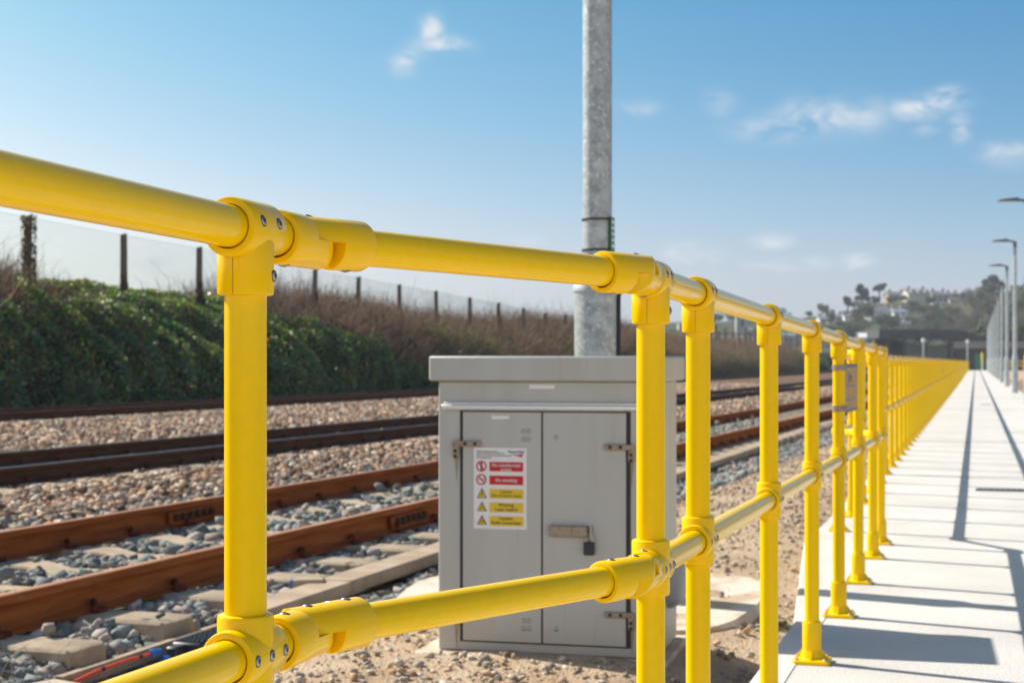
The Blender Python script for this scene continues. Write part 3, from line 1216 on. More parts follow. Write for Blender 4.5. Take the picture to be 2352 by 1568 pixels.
def ringshape(mb, cx, cy, r0, r1, y, n=28):
    vs = [(su(cx + r * math.cos(2 * math.pi * k / n)), y, sv(cy + r * math.sin(2 * math.pi * k / n))) for r in (r0, r1) for k in range(n)]
    mb.add(vs, [(k, (k + 1) % n, n + (k + 1) % n, n + k) for k in range(n)])


mr, my, mk, mw, mi_, mbl = MB(), MB(), MB(), MB(), MB(), MB()
rect(mr, 445, 980, 375, 520, y1)
rect(mr, 445, 980, 585, 725, y1)
for (a, b) in ((790, 940), (998, 1150), (1205, 1355)):
    rect(my, 445, 985, a, b, y1)
for cy in (445, 650):
    ringshape(mr, 318, cy, 62, 84, y2)
    poly(mr, [(262, cy - 50), (276, cy - 62), (374, cy + 50), (360, cy + 62)], y2)
for (a, b) in ((775, 935), (985, 1135), (1190, 1342)):
    poly(mk, [(327, a), (408, b), (246, b)], y1)
    poly(my, [(327, a + 34), (386, b - 12), (268, b - 12)], y2)
# pictograms
poly(mk, [(305, 395), (330, 395), (336, 430), (330, 470), (338, 505), (300, 505), (306, 470), (298, 430)], y1)
ringshape(mk, 318, 388, 0.1, 14, y1, 12)
rect(mk, 280, 350, 640, 656, y1)
poly(mk, [(352, 640), (364, 612), (372, 620), (362, 656)], y1)
poly(mk, [(333, 835), (308, 880), (324, 880), (312, 920), (346, 866), (328, 866), (344, 835)], y3)
ringshape(mk, 327, 1085, 0.1, 15, y3, 12)
for k in range(8):
    t = math.pi * k / 4
    poly(mk, [(327 + 18 * math.cos(t) - 2 * math.sin(t), 1085 + 18 * math.sin(t) + 2 * math.cos(t)), (327 + 30 * math.cos(t), 1085 + 30 * math.sin(t)),
              (327 + 18 * math.cos(t) + 2 * math.sin(t), 1085 + 18 * math.sin(t) - 2 * math.cos(t))], y3)
rect(mk, 322, 332, 1270, 1325, y3)
for r in (16, 28):
    for s_ in (-1, 1):
        for k in range(5):
            t0, t1 = -0.7 + 0.28 * k, -0.7 + 0.28 * (k + 1)
            poly(mk, [(327 + s_ * r * math.cos(t0), 1282 + r * math.sin(t0)), (327 + s_ * (r + 6) * math.cos(t0), 1282 + (r + 6) * math.sin(t0)),
                      (327 + s_ * (r + 6) * math.cos(t1), 1282 + (r + 6) * math.sin(t1)), (327 + s_ * r * math.cos(t1), 1282 + r * math.sin(t1))], y3)
PXM = (SU1 - SU0) / 840.0


def line(mb, s, cx, base, cap, y, width=None):
    text_mb(mb, s, cap * PXM / 0.70, (su(cx), y, sv(base)), squeeze=1.0)


line(mw, 'No unauthorised', 712, 446, 46, y3)
line(mw, 'access', 712, 512, 46, y3)
line(mw, 'No smoking', 712, 676, 48, y3)
line(mk, 'Caution', 712, 850, 42, y3)
line(mk, 'Risk of electric shock', 714, 908, 38, y3)
line(mk, 'Warning', 712, 1056, 48, y3)
line(mk, 'Laser hazard', 712, 1124, 48, y3)
line(mk, 'Caution', 712, 1262, 48, y3)
line(mk, 'Radio transmitter', 714, 1328, 46, y3)
text_mb(mbl, 'NetworkRail', 44 * PXM / 0.70, (su(868), y3, sv(236)), squeeze=0.80)
poly(mr, [(770, 244), (880, 262), (975, 244), (975, 254), (880, 274)], y2)
poly(mr, [(790, 252), (880, 272), (968, 262), (960, 276), (880, 284)], y3)
poly(mr, [(900, 284), (955, 272), (970, 250), (976, 262), (962, 298), (945, 300)], y3)
rr_ = random.Random(5)
for (yy, xe, seed) in ((215, 580, 1), (245, 690, 2), (280, 790, 3), (315, 480, 4)):   # four lines of small print, unreadable in the photograph
    x = 240
    while x < xe:
        wd = rr_.choice((16, 24, 34, 44))
        rect(mi_, x, min(x + wd, xe), yy - 10, yy + 10, y1)
        x += wd + 9
for mb_, nm, mt_ in ((mr, 'red_marking', RED), (my, 'yellow_marking', YEL), (mk, 'black_marking', BLACK), (mw, 'white_lettering', WHITE), (mi_, 'small_print', INK), (mbl, 'logo_lettering', BLUE)):
    mb_.build(nm, mt_, sign, smooth=False)

# concrete pad by the cabinet and the pole
mb = MB()
rows = []
for (y, x0, x1) in ((6.28, -1.9, -1.25), (6.36, -2.2, -1.08), (6.48, -2.4, -1.0), (6.65, -2.55, -0.955), (6.85, -2.61, -0.935), (7.1, -2.66, -0.92), (7.4, -2.70, -0.925), (7.65, -2.66, -0.945), (7.85, -2.55, -0.99), (7.98, -2.4, -1.07), (8.08, -2.15, -1.22), (8.13, -1.9, -1.45)):
    rows.append([Vector((x0, y, -0.12)), Vector((x0 + .02, y, -0.040)), Vector((x1 - .03, y, -0.040)), Vector((x1, y, -0.12))])
mb.loft(rows)
tag(mb.build('concrete_pad', CONC_PALE, smooth=False), 'pale rough concrete pad beside the grey cabinet', 'concrete pad')
mb = MB()
mb.box((cab.location.x - 0.02, cab.location.y - 0.01, -0.058), (0.97, 0.60, 0.028), rz=CR, bev=0.006)
tag(mb.build('cabinet_plinth', CONC_PALE), 'thin concrete plinth under the grey cabinet', 'plinth')

# ------------------------------------------------------------------ galvanised pole behind the cabinet
pole = empty('utility_pole', (-1.716, 7.21, -0.03), 0, 'tall galvanised steel pole with a thicker base behind the grey cabinet', 'pole')
mb = MB()
zt = HC + (830 - 655) / FPX * 7.4 + 0.03
mb.lathe((0, 0, 0), (0, 0, 1), [(0.001, 0), (0.109, 0), (0.109, zt - 0.035), (0.114, zt - 0.032), (0.114, zt + 0.0), (0.095, zt + 0.03), (0.07, zt + 0.034)], 40)
mb.build('base_section', GALV, pole)
mb = MB()
mb.lathe((0, 0, zt), (0, 0, 1), [(0.0695, 0), (0.0695, 1.4), (0.067, 5.0), (0.001, 5.0)], 40)
mb.build('shaft', GALV, pole)
for py in (505, 575):
    mb = MB()
    z = HC + (830 - py) / FPX * 7.4 + 0.03
    mb.lathe((0, 0, z - 0.005), (0, 0, 1), [(0.068, 0), (0.0745, 0), (0.0745, 0.010), (0.068, 0.010)], 32)
    mb.build('strap', RUBBER, pole)
mb = MB()
zc = HC + (830 - 540) / FPX * 7.4 + 0.03
ca, sa = math.cos(R(12)), math.sin(R(12))
mb.box((0.073, 0.0, zc), (0.006, 0.075, 0.165), rz=0.0, bev=0.001)
tg = mb.build('identity_tag', GREEN, pole)
mb = MB()
for k in range(5):
    mb.add([(0.0765, -0.028, zc - 0.06 + k * 0.028), (0.0765, 0.028, zc - 0.06 + k * 0.028), (0.0765, 0.028, zc - 0.045 + k * 0.028), (0.0765, -0.028, zc - 0.045 + k * 0.028)], [(0, 1, 2, 3)])
mb.build('tag_marking', WHITE, tg, smooth=False)
mb = MB()
mb.tube([(0.106, -0.03, 0), (0.109, -0.03, zt - 0.06), (0.112, -0.01, zt - 0.03)], 0.011, 8)
mb.build('cable', RUBBER, pole)

# ------------------------------------------------------------------ lamp columns along the right edge of the path
def lamp(x, y, label):
    o = empty('street_lamp', (x, y, 0.0), 0, label, 'lamp', 'lamp columns along the right edge of the path')
    return o


LAMP_Y = [41.5, 55.4, 69.5, 83.5, 97.5, 111.5, 125.5, 139.5, 153.5, 167.5, 181.5]
LX = 1.27
lp = None
for k, y in enumerate(LAMP_Y):
    lab = 'slim grey lamp column with flat arm, %s from the near end' % ['first', 'second', 'third', 'fourth', 'fifth', 'sixth', 'seventh', 'eighth', 'ninth', 'tenth', 'last'][k]
    if lp is None:
        lp = lamp(LX, y, lab)
        mb = MB()
        mb.lathe((0, 0, 0), (0, 0, 1), [(0.001, 0), (0.100, 0), (0.100, 1.16), (0.093, 1.20), (0.074, 1.26), (0.068, 1.3), (0.058, 4.6), (0.058, 4.9)], 20)
        mb.build('column', LAMP_GREY, lp)
        mb = MB()
        mb.box((0, 0, 0.008), (0.26, 0.26, 0.016), bev=0.004)
        mb.build('base_plate', LAMP_GREY, lp)
        mb = MB()
        mb.lathe((0, 0, 4.72), (0, 0, 1), [(0.058, 0), (0.058, 0.36), (0.02, 0.40), (0.001, 0.40)], 16)
        mb.tube([(0, 0, 5.05), (-0.12, 0, 5.12), (-0.28, 0, 5.13)], 0.035, 10)
        mb.build('bracket', LAMP_DARK, lp)
        mb = MB()
        rings = []
        for (xx, ww, th) in ((-0.22, 0.08, 0.09), (-0.32, 0.13, 0.085), (-0.55, 0.14, 0.06), (-0.70, 0.12, 0.04), (-0.76, 0.05, 0.02)):
            rings.append([Vector((xx, -ww, 5.10)), Vector((xx, ww, 5.10)), Vector((xx, ww * .9, 5.10 + th)), Vector((xx, -ww * .9, 5.10 + th))])
        mb.loft(rings)
        hd = mb.build('lamp_head', LAMP_DARK, lp, ang=25)
        mb = MB()
        mb.box((-0.5, 0, 5.096), (0.34, 0.2, 0.008))
        mb.build('lens', M('lamp_lens', (0.5, 0.52, 0.52), 0.2), hd)
    else:
        c = dup(lp, None, (LX, y, 0.0))
        tag(c, lab)

# ------------------------------------------------------------------ railway tracks
def rail_profile():
    h, hw, fw, web = 0.159, 0.036, 0.070, 0.009
    half = [(0.0, 0.0), (fw, 0.0), (fw, 0.009), (fw - 0.012, 0.014), (0.020, 0.026), (web, 0.040), (web, 0.104), (0.014, 0.112), (hw - 0.002, 0.120), (hw, 0.124), (hw, 0.150), (hw - 0.010, h), (0.0, h)]
    return half + [(-a, b) for a, b in reversed(half[1:-1])]


def sweep_rail(mb, D, ts, zt, offf):
    prof = rail_profile()
    n = len(prof)
    rings = []
    for t in ts:
        x = -D + float(offf(t))
        e = 0.05
        sl = (float(offf(t + e)) - float(offf(t - e))) / (2 * e)
        nx, nyy = 1.0, -sl
        rings.append([Vector((x + p[0] * nx, t + p[0] * nyy, zt - 0.159 + p[1])) for p in prof])
    vs = [p for r_ in rings for p in r_]
    fs, mi = [], []
    o = len(mb.v)
    for i in range(len(rings) - 1):
        for k in range(n):
            j = (k + 1) % n
            top = k in (n // 2 - 1, n // 2) or (prof[k][1] > 0.155 and prof[j][1] > 0.155)
            mb.cur = 1 if top else 0
            mb.add([], [])
            mb.f.append((o + i * n + k, o + i * n + j, o + (i + 1) * n + j, o + (i + 1) * n + k))
            mb.mi.append(mb.cur)
    mb.v.extend([tuple(p) for p in vs])
    mb.cur = 0
    mb.f.append(tuple(o + k for k in reversed(range(n))))
    mb.mi.append(0)
    mb.f.append(tuple(o + (len(rings) - 1) * n + k for k in range(n)))
    mb.mi.append(0)


def sleeper_mb(mb, x, y, zt, slope, L=2.5):
    rz = math.atan2(-slope, 1.0)
    c, s_ = math.cos(rz), math.sin(rz)

    def T(p):
        return Vector((x + p[0] * c - p[1] * s_, y + p[0] * s_ + p[1] * c, zt + p[2]))
    rings = []
    for (xx, dz, ww) in ((-L / 2, -0.010, 0.12), (-L / 2 + 0.018, 0.0, 0.125), (-0.45, 0.0, 0.125), (-0.3, -0.03, 0.115), (0.3, -0.03, 0.115), (0.45, 0.0, 0.125), (L / 2 - 0.018, 0.0, 0.125), (L / 2, -0.010, 0.12)):
        rings.append([T((xx, -ww - 0.025, -0.22)), T((xx, ww + 0.025, -0.22)), T((xx, ww, dz - 0.012)), T((xx, ww - 0.012, dz)), T((xx, -ww + 0.012, dz)), T((xx, -ww, dz - 0.012))])
    mb.loft(rings)


def clip_mb(mb, x, y, z, side):
    """curled spring clip and its shoulder"""
    pts = []
    for k in range(15):
        t = -0.4 + 4.6 * k / 14
        pts.append(Vector((x + side * (0.052 + 0.030 * math.cos(t)), y - 0.055 + 0.115 * k / 14, z + 0.024 + 0.030 * math.sin(t))))
    mb.tube(pts, 0.0095, 6)
    mb.box((x + side * 0.075, y, z + 0.008), (0.045, 0.09, 0.03), bev=0.006)


def track(name, D0, zt, label, head, bend, t0, t1, n_sl, n_clip, clip_sides, g=1.507, phase=0.0, ends=True):
    offf = (lambda t: off(t, *bend))
    tr = empty('railway_track', (-D0 - g / 2 + float(offf(12.0)), 12.0, zt - 0.159), 0, label, 'railway track', 'railway tracks beside the bank')
    loc = tr.location.copy()

    def done(mb, nm, mats, parent=None, **k):
        o = mb.build(nm, mats, None, **k)
        o.location = -loc
        o.parent = tr
        return o
    ts = list(np.arange(t0, bend[0], 6.0)) + list(np.arange(bend[0], bend[1], 2.5)) + [bend[1], t1]
    for D in (D0, D0 + g):
        mb = MB()
        sweep_rail(mb, D, ts, zt, offf)
        done(mb, 'rail', head, ang=50)
    k = 0
    t = t0 + phase
    st, stc = MB(), MB()
    nc = 0
    while t < min(t1, 120):
        x = -D0 - g / 2 + float(offf(t))
        sl = (float(offf(t + .1)) - float(offf(t - .1))) / 0.2
        detailed = t > 3.0 and k < n_sl
        if detailed:
            mb = MB()
            sleeper_mb(mb, x, t, zt - 0.159 + 0.004, sl)
            done(mb, 'sleeper', CONC_OLD, ang=30)
            k += 1
        elif t > 3.0:
            sleeper_mb(st, x, t, zt - 0.159 + 0.004, sl)
        if t > 3.0 and t < 70:
            for sgn, xc in ((1, -D0 + float(offf(t))), (1, -D0 - g + float(offf(t))), (-1, -D0 + float(offf(t))), (-1, -D0 - g + float(offf(t)))):
                if sgn < 0 and not (D0 < 5 and t < 20):
                    continue
                if nc < n_clip:
                    mb = MB()
                    clip_mb(mb, xc, t, zt - 0.155, sgn)
                    done(mb, 'rail_clip', CLIP)
                    nc += 1
                else:
                    clip_mb(stc, xc, t, zt - 0.155, sgn)
        t += 0.68
    if st.v:
        tag(done(st, 'sleeper', CONC_OLD, ang=30), kind='stuff')
    if stc.v:
        tag(done(stc, 'rail_clip', CLIP), kind='stuff')
    return tr, done, offf


tr1, done1, off1 = track('near', 4.04, 0.105, 'rusty orange-brown railway track nearest the handrail on concrete sleepers', [RUST, RUST_TOP], (30.0, 70.0), -4.0, 150.0, 90, 92, 2, phase=0.60)
# bolted rail joints on the near track
for (D, t) in ((5.547, 9.62), (4.04, 9.78)):
    x = -D + float(off1(t))
    mb = MB()
    mb.box((x + 0.026, t, 0.105 - 0.086), (0.026, 0.62, 0.070), bev=0.006)
    mb.box((x + 0.040, t, 0.105 - 0.125), (0.040, 0.62, 0.022), bev=0.006)
    fp = done1(mb, 'fish_plate', RUST)
    for k in range(6):
        mb = MB()
        mb.box((x + 0.052, t - 0.25 + 0.1 * k, 0.105 - 0.084), (0.036, 0.045, 0.045), bev=0.005)
        mb.build('bolt', RUST_DARK, fp)
track('middle', 8.86, 0.105, 'dark brown railway track with two polished rails in the middle of the pink ballast', [RUST_DARK, RAIL_TOP], (45.0, 100.0), 0.0, 170.0, 90, 90, 1, phase=0.2)
track('far', 18.2, 0.115, 'dark furthest railway track at the foot of the ivy bank', [RUST_DARK, RAIL_TOP], (85.0, 140.0), 8.0, 190.0, 40, 0, 1, phase=0.1)


# ------------------------------------------------------------------ loose stone
def ico():
    p = (1 + 5 ** .5) / 2
    v = np.array([(-1, p, 0), (1, p, 0), (-1, -p, 0), (1, -p, 0), (0, -1, p), (0, 1, p), (0, -1, -p), (0, 1, -p), (p, 0, -1), (p, 0, 1), (-p, 0, -1), (-p, 0, 1)], dtype=np.float64)
    v /= np.linalg.norm(v[0])
    f = np.array([(0, 11, 5), (0, 5, 1), (0, 1, 7), (0, 7, 10), (0, 10, 11), (1, 5, 9), (5, 11, 4), (11, 10, 2), (10, 7, 6), (7, 1, 8), (3, 9, 4), (3, 4, 2), (3, 2, 6), (3, 6, 8), (3, 8, 9), (4, 9, 5), (2, 4, 11), (6, 2, 10), (8, 6, 7), (9, 8, 1)])
    return v, f


def rand_rot(n):
    q = RNG.normal(size=(n, 4))
    q /= np.linalg.norm(q, axis=1)[:, None]
    w_, x, y, z = q.T
    return np.stack([np.stack([1 - 2 * (y * y + z * z), 2 * (x * y - z * w_), 2 * (x * z + y * w_)], -1),
                     np.stack([2 * (x * y + z * w_), 1 - 2 * (x * x + z * z), 2 * (y * z - x * w_)], -1),
                     np.stack([2 * (x * z - y * w_), 2 * (y * z + x * w_), 1 - 2 * (x * x + y * y)], -1)], 1)


def blocky():
    v = np.array([(x, y, z) for x in (-1, 1) for y in (-1, 1) for z in (-1, 1)], dtype=np.float64) * 0.72
    v = np.concatenate([v, [(0, 0, 1.05), (0, 0, -1.05), (1.0, 0, 0), (-1.0, 0, 0)]])
    f = np.array([(0, 4, 9), (4, 6, 9), (6, 2, 9), (2, 0, 9), (1, 3, 8), (3, 7, 8), (7, 5, 8), (5, 1, 8), (4, 5, 10), (5, 7, 10), (7, 6, 10), (6, 4, 10),
                  (0, 2, 11), (2, 3, 11), (3, 1, 11), (1, 0, 11), (0, 1, 5), (0, 5, 4), (2, 6, 7), (2, 7, 3)])
    return v, f


def stones(name, P, size, palette, flat=0.75, round_=False):
    n = len(P)
    bv, bf = ico() if round_ else blocky()
    sc = RNG.uniform(0.5, 1.35, (n, 3)) * size[:, None]
    v = bv[None] * RNG.uniform(0.66, 1.25, (n, 12, 1)) * sc[:, None, :]
    v = np.einsum('nij,nkj->nki', rand_rot(n), v)
    v[:, :, 2] *= flat
    v += P[:, None, :]
    F = (bf[None] + (np.arange(n) * 12)[:, None, None]).reshape(-1, 3)
    pal = np.array(palette)
    c = pal[RNG.integers(0, len(pal), n)] * RNG.uniform(0.75, 1.2, (n, 1))
    col = np.repeat(c, 12, axis=0)
    o = raw_mesh(name, v.reshape(-1, 3), F, STONE, col)
    return tag(o, kind='stuff')


GREYP = [(0.19, 0.215, 0.205), (0.12, 0.14, 0.14), (0.26, 0.28, 0.265), (0.37, 0.335, 0.30), (0.22, 0.24, 0.24), (0.40, 0.315, 0.27), (0.16, 0.175, 0.16), (0.30, 0.25, 0.21)]
PINKP = [(0.44, 0.25, 0.145), (0.30, 0.18, 0.115), (0.50, 0.325, 0.205), (0.56, 0.42, 0.30), (0.16, 0.11, 0.08), (0.36, 0.285, 0.215), (0.22, 0.19, 0.16), (0.62, 0.52, 0.41), (0.12, 0.09, 0.07)]
TANP = [(0.46, 0.36, 0.26), (0.40, 0.30, 0.205), (0.48, 0.41, 0.33), (0.30, 0.25, 0.20), (0.42, 0.28, 0.17), (0.54, 0.48, 0.40), (0.24, 0.21, 0.18), (0.36, 0.31, 0.26)]


def in_view(P, margin=2.5):
    """keep what the photograph, or one taken a step to the side, could see"""
    X = P[:, 0] * RGT.x + P[:, 1] * RGT.y
    Z = P[:, 0] * FWD.x + P[:, 1] * FWD.y
    return (Z > 1.0) & (np.abs(X) < Z * 0.336 + margin)


def scatter(n, xo0, xo1, y0, y1, power=1.0):
    y = y0 + (y1 - y0) * RNG.random(n) ** power
    x = xo0 + (xo1 - xo0) * RNG.random(n) + off(y)
    return x, y


def ground_on(x, y):
    return ground_h(x, y)


# grey ballast of the near track
x, y = scatter(64000, -6.9, -2.95, 4.0, 30.0, 1.5)
xo = x - off(y)
keep = (np.abs(x + 3.14) > 0.16) & ~((np.abs(xo + 4.04) < 0.085) | (np.abs(xo + 5.547) < 0.085))
ts_ = (y - (-4.0 + 0.60)) % 0.68
on_sl = ((ts_ < 0.15) | (ts_ > 0.53)) & (xo < -3.50) & (xo > -6.09)
keep &= ~(on_sl & ((RNG.random(len(x)) > 0.012) | (np.abs(xo + 4.04) < 0.2) | (np.abs(xo + 5.547) < 0.2)))
pinkness = smooth01(-6.0, -6.9, xo) > RNG.random(len(x))
keep &= ~pinkness
P = np.stack([x, y, ground_on(x, y) + RNG.uniform(-0.012, 0.03, len(x)) + np.where(on_sl, 0.09, 0)], -1)[keep]
P = P[in_view(P)]
P = P[:46000]
stones('grey_ballast', P, RNG.uniform(0.019, 0.042, len(P)) * np.where(RNG.random(len(P)) < 0.10, 1.4, 1.0), GREYP)
# pink-brown ballast of the farther tracks
x, y = scatter(260000, -21.5, -5.9, 8.0, 75.0, 1.5)
xo = x - off(y)
keep = (smooth01(-5.9, -6.8, xo) > RNG.random(len(x)))
keep &= ~((np.abs(xo + 8.86) < 0.09) | (np.abs(xo + 10.37) < 0.09))
ts_ = (y - (0.0 + 0.2)) % 0.68
on_sl = ((ts_ < 0.125) | (ts_ > 0.555)) & (xo < -8.36) & (xo > -10.87)
keep &= ~on_sl
P = np.stack([x, y, ground_on(x, y) + RNG.uniform(-0.012, 0.035, len(x))], -1)[keep]
P = P[in_view(P, 1.5)]
P = P[:125000]
dist = np.linalg.norm(P[:, :2], axis=1)
stones('pink_ballast', P, RNG.uniform(0.012, 0.036, len(P)) * (1 + dist / 75), PINKP)
# tan gravel between the path and the cable trough
n = 90000
y = 2.6 + 24 * RNG.random(n) ** 1.7
x = -3.0 + 2.35 * RNG.random(n)
keep = (vnoise(x * 1.3, y * 1.3, 9) > 0.25 + 0.3 * RNG.random(n)) | (RNG.random(n) < 0.35)
keep &= ~((x > -2.72) & (x < -0.93) & (y > 6.4) & (y < 8.1) & (RNG.random(n) > 0.22))
keep &= ~((x > -2.05) & (x < -1.0) & (y > 5.6) & (y < 6.4))
keep &= ~((x > -0.98) & (y > 9.1))
P = np.stack([x, y, ground_on(x, y) + RNG.uniform(-0.004, 0.012, n)], -1)[keep]
P = P[in_view(P, 1.5)]
sz = 0.0028 + 0.018 * RNG.random(len(P)) ** 9.0
stones('gravel', P, sz, TANP)
# gravel right of the path
x = 1.6 + 5 * RNG.random(9000)
y = 28 + 70 * RNG.random(9000)
stones('roadside_gravel', np.stack([x, y, np.full(9000, -0.05)], -1), RNG.uniform(0.03, 0.06, 9000), PINKP)

# ------------------------------------------------------------------ concrete cable trough along the near track
tr = empty('cable_trough', (-3.14, 9.0, -0.06), 0, 'long low concrete cable trough with lids between the gravel and the near track', 'cable trough')
ox, oy, oz = tr.location


def tx(y):
    return -3.235 + 0.023 * (y - 5.3)


mb = MB()
pts = [5.1, 5.5, 5.9, 6.35]
for (dx, wd, h0, h1) in ((-0.10, 0.032, -0.22, -0.112),):
    rings = []
    for y in pts:
        x = tx(y) + dx + 0.07
        rings.append([Vector((x - wd / 2 - ox, y - oy, h0 - oz)), Vector((x + wd / 2 - ox, y - oy, h0 - oz)), Vector((x + wd / 2 - ox, y - oy, h1 - oz)), Vector((x - wd / 2 - ox, y - oy, h1 - oz))])
    mb.loft(rings)
mb.build('side_wall', TROUGH, tr, smooth=False)
y = 6.36
k = 0
while y < 42:
    Ls = 1.0
    ym = y + Ls / 2
    sl = 0.023
    mb = MB()
    jit = random.uniform(-0.008, 0.008)
    wdt = 0.19
    mb.box((tx(ym) + 0.075 + jit - ox, ym - oy, -0.085 + random.uniform(-.004, .004) - oz), (wdt, Ls - 0.012, 0.07), rz=-sl + random.uniform(-.006, .006), bev=0.006)
    mb.build('lid', TROUGH, tr)
    y += Ls
    k += 1
# odd concrete bits, cables and plastic by the open end
mb = MB()
g0 = -0.075
mb.tube([(-3.25, 5.10, -0.150), (-3.19, 5.24, -0.112), (-3.155, 5.38, -0.098), (-3.12, 5.52, -0.094)], 0.0070, 12)
oc = tag(mb.build('orange_duct', ORANGE), 'short orange cable duct lying beside the open trough', 'cable duct')
mb = MB()
for (a, b) in (((-3.186, 5.255, -0.1105), (-3.181, 5.272, -0.109)), ((-3.137, 5.45, -0.0955), (-3.133, 5.466, -0.095))):
    mb.tube([a, b], 0.0078, 12)
mb.build('tape_band', RUBBER, oc)
mb = MB()
mb.lathe((-3.122, 5.51, -0.094), (0.22, 1, 0.03), [(0.001, 0), (0.014, 0), (0.017, 0.010), (0.017, 0.032), (0.013, 0.040), (0.013, 0.06), (0.001, 0.06)], 10)
mb.lathe((-3.085, 5.54, -0.115), (0.5, 1, -0.2), [(0.001, 0), (0.012, 0), (0.014, 0.012), (0.014, 0.03), (0.001, 0.032)], 10)
tag(mb.build('pipe_coupler', BLUEP, ang=25), 'blue plastic pipe coupling on the end of the orange duct', 'pipe fitting')
mb = MB()
mb.box((-3.04, 5.86, -0.095), (0.13, 0.40, 0.045), rz=-0.03, bev=0.006)
mb.box((-3.07, 5.63, -0.095), (0.05, 0.09, 0.035), rz=-0.03, bev=0.006)
for k in range(9):
    mb.box((-3.04, 5.68 + 0.043 * k, -0.0705), (0.12, 0.006, 0.006), rz=-0.03)
for k in range(6):
    mb.box((-3.09 + 0.02 * k, 5.86, -0.070), (0.005, 0.37, 0.005), rz=-0.03)
tag(mb.build('cable_tray', BLACKP), 'black plastic mesh cable tray lying beside the trough', 'cable tray')
mb = MB()
mb.box((-3.23, 7.28, -0.06), (0.16, 0.10, 0.05), rz=0.3, bev=0.006)
rb = tag(mb.build('concrete_block', CONC_OLD), 'small concrete block with blue paint on its end beside the track', 'concrete block')
mb = MB()
mb.box((-3.306, 7.256, -0.06), (0.012, 0.098, 0.048), rz=0.3, bev=0.002)
mb.build('blue_paint', BLUEP, rb)
# flat crumbling concrete edge in the near left corner
mb = MB()
mb.loft([[Vector(p) for p in ((-3.35, 4.2, -0.2), (-2.75, 4.2, -0.2), (-2.72, 4.2, -0.10), (-3.35, 4.2, -0.105))],
         [Vector(p) for p in ((-3.30, 4.8, -0.2), (-2.86, 4.75, -0.2), (-2.87, 4.75, -0.105), (-3.30, 4.8, -0.10))],
         [Vector(p) for p in ((-3.26, 5.05, -0.2), (-3.04, 5.0, -0.2), (-3.04, 5.0, -0.115), (-3.26, 5.05, -0.11))]])
tag(mb.build('broken_slab', CONC_PALE, smooth=False), 'broken pale concrete slab in the near left corner', 'slab')
mb = MB()
for k in range(14):
    bx, by = -3.42 + random.uniform(-.12, .14), 4.95 + random.uniform(-.18, .2)
    pts = [Vector((bx, by, -0.12))]
    dx, dy = random.uniform(-.4, .4), random.uniform(-.3, .3)
    for j in range(1, 5):
        pts.append(Vector((bx + dx * .035 * j * j / 2, by + dy * .035 * j * j / 2, -0.12 + 0.035 * j)))
    mb.tube(pts, [0.0022, 0.002, 0.0017, 0.0013, 0.0008], 4)
tag(mb.build('dry_weeds', STRAW), 'pale dry weed stalks standing by the near sleeper end', 'weeds', kind='stuff')


# ------------------------------------------------------------------ bank with ivy and bramble
def crest(t):
    t = np.asarray(t, dtype=np.float64)
    c = np.interp(t, [20, 30, 33.3, 34.8, 36, 38, 39, 43, 46, 48.5, 51.2, 56, 59, 62.8, 71, 75.5, 83, 97, 116, 260],
                  [3.4, 3.4, 3.3, 3.15, 3.1, 2.95, 2.9, 2.62, 2.6, 2.8, 3.15, 3.2, 3.0, 2.7, 2.55, 2.5, 3.0, 2.9, 2.2, 2.2])
    return c + (vnoise(t * 0.8, t * 0.0, 21) - .5) * 0.2


def bank_pt(t, s):
    """point on the bank: t metres along, s 0 at the foot .. 1 at the crest, up to 2 beyond"""
    t = np.asarray(t, dtype=np.float64)
    s = np.asarray(s, dtype=np.float64)
    th = np.clip(s, 0, 1) * math.pi / 2
    D = np.where(s < 1, 22.2 + 5.0 * (1 - np.cos(th)), 27.2 + 12.0 * (s - 1))
    z = np.where(s < 1, -0.15 + (crest(t) + 0.25) * np.sin(th), crest(t) + 0.10 + 0.1 * (s - 1) - 4.5 * np.clip(s - 1.15, 0, 1))
    bul = (vnoise(t * 0.45, s * 3.1, 22) - .5) * 0.9 + (vnoise(t * 1.3, s * 6, 23) - .5) * 0.6
    D = D - bul * np.where(s < 1, 1, 0.2) * np.clip(s * 4, 0, 1)
    o = off(t, 110.0, 170.0)
    return np.stack([-D + o, t, z], -1)


tt = np.concatenate([np.arange(8, 110, 0.5), np.arange(110, 260, 3.0)])
sg_ = np.concatenate([np.linspace(0, 1, 16), [1.08, 1.15, 1.3, 1.7, 2.2]])
TT, SS = np.meshgrid(tt, sg_, indexing='ij')
V = bank_pt(TT, SS).reshape(-1, 3)
m_ = len(sg_)
ii, jj = np.meshgrid(np.arange(len(tt) - 1), np.arange(m_ - 1), indexing='ij')
a0 = (ii * m_ + jj).ravel()
F = np.stack([a0, a0 + 1, a0 + m_ + 1, a0 + m_], -1)
tag(raw_mesh('embankment', V, F, BANKM, smooth=True), kind='structure')


def ivy_limit(t):
    """height up to which ivy grows; bare bramble above and beyond"""
    return np.interp(t, [8, 26, 34.5, 38.0, 38.8, 45.5, 47, 49, 53, 56.5, 60, 200], [2.35, 2.35, 2.4, 2.6, 9.0, 9.0, 2.6, 2.1, 1.3, 0.6, -0.4, -0.4])


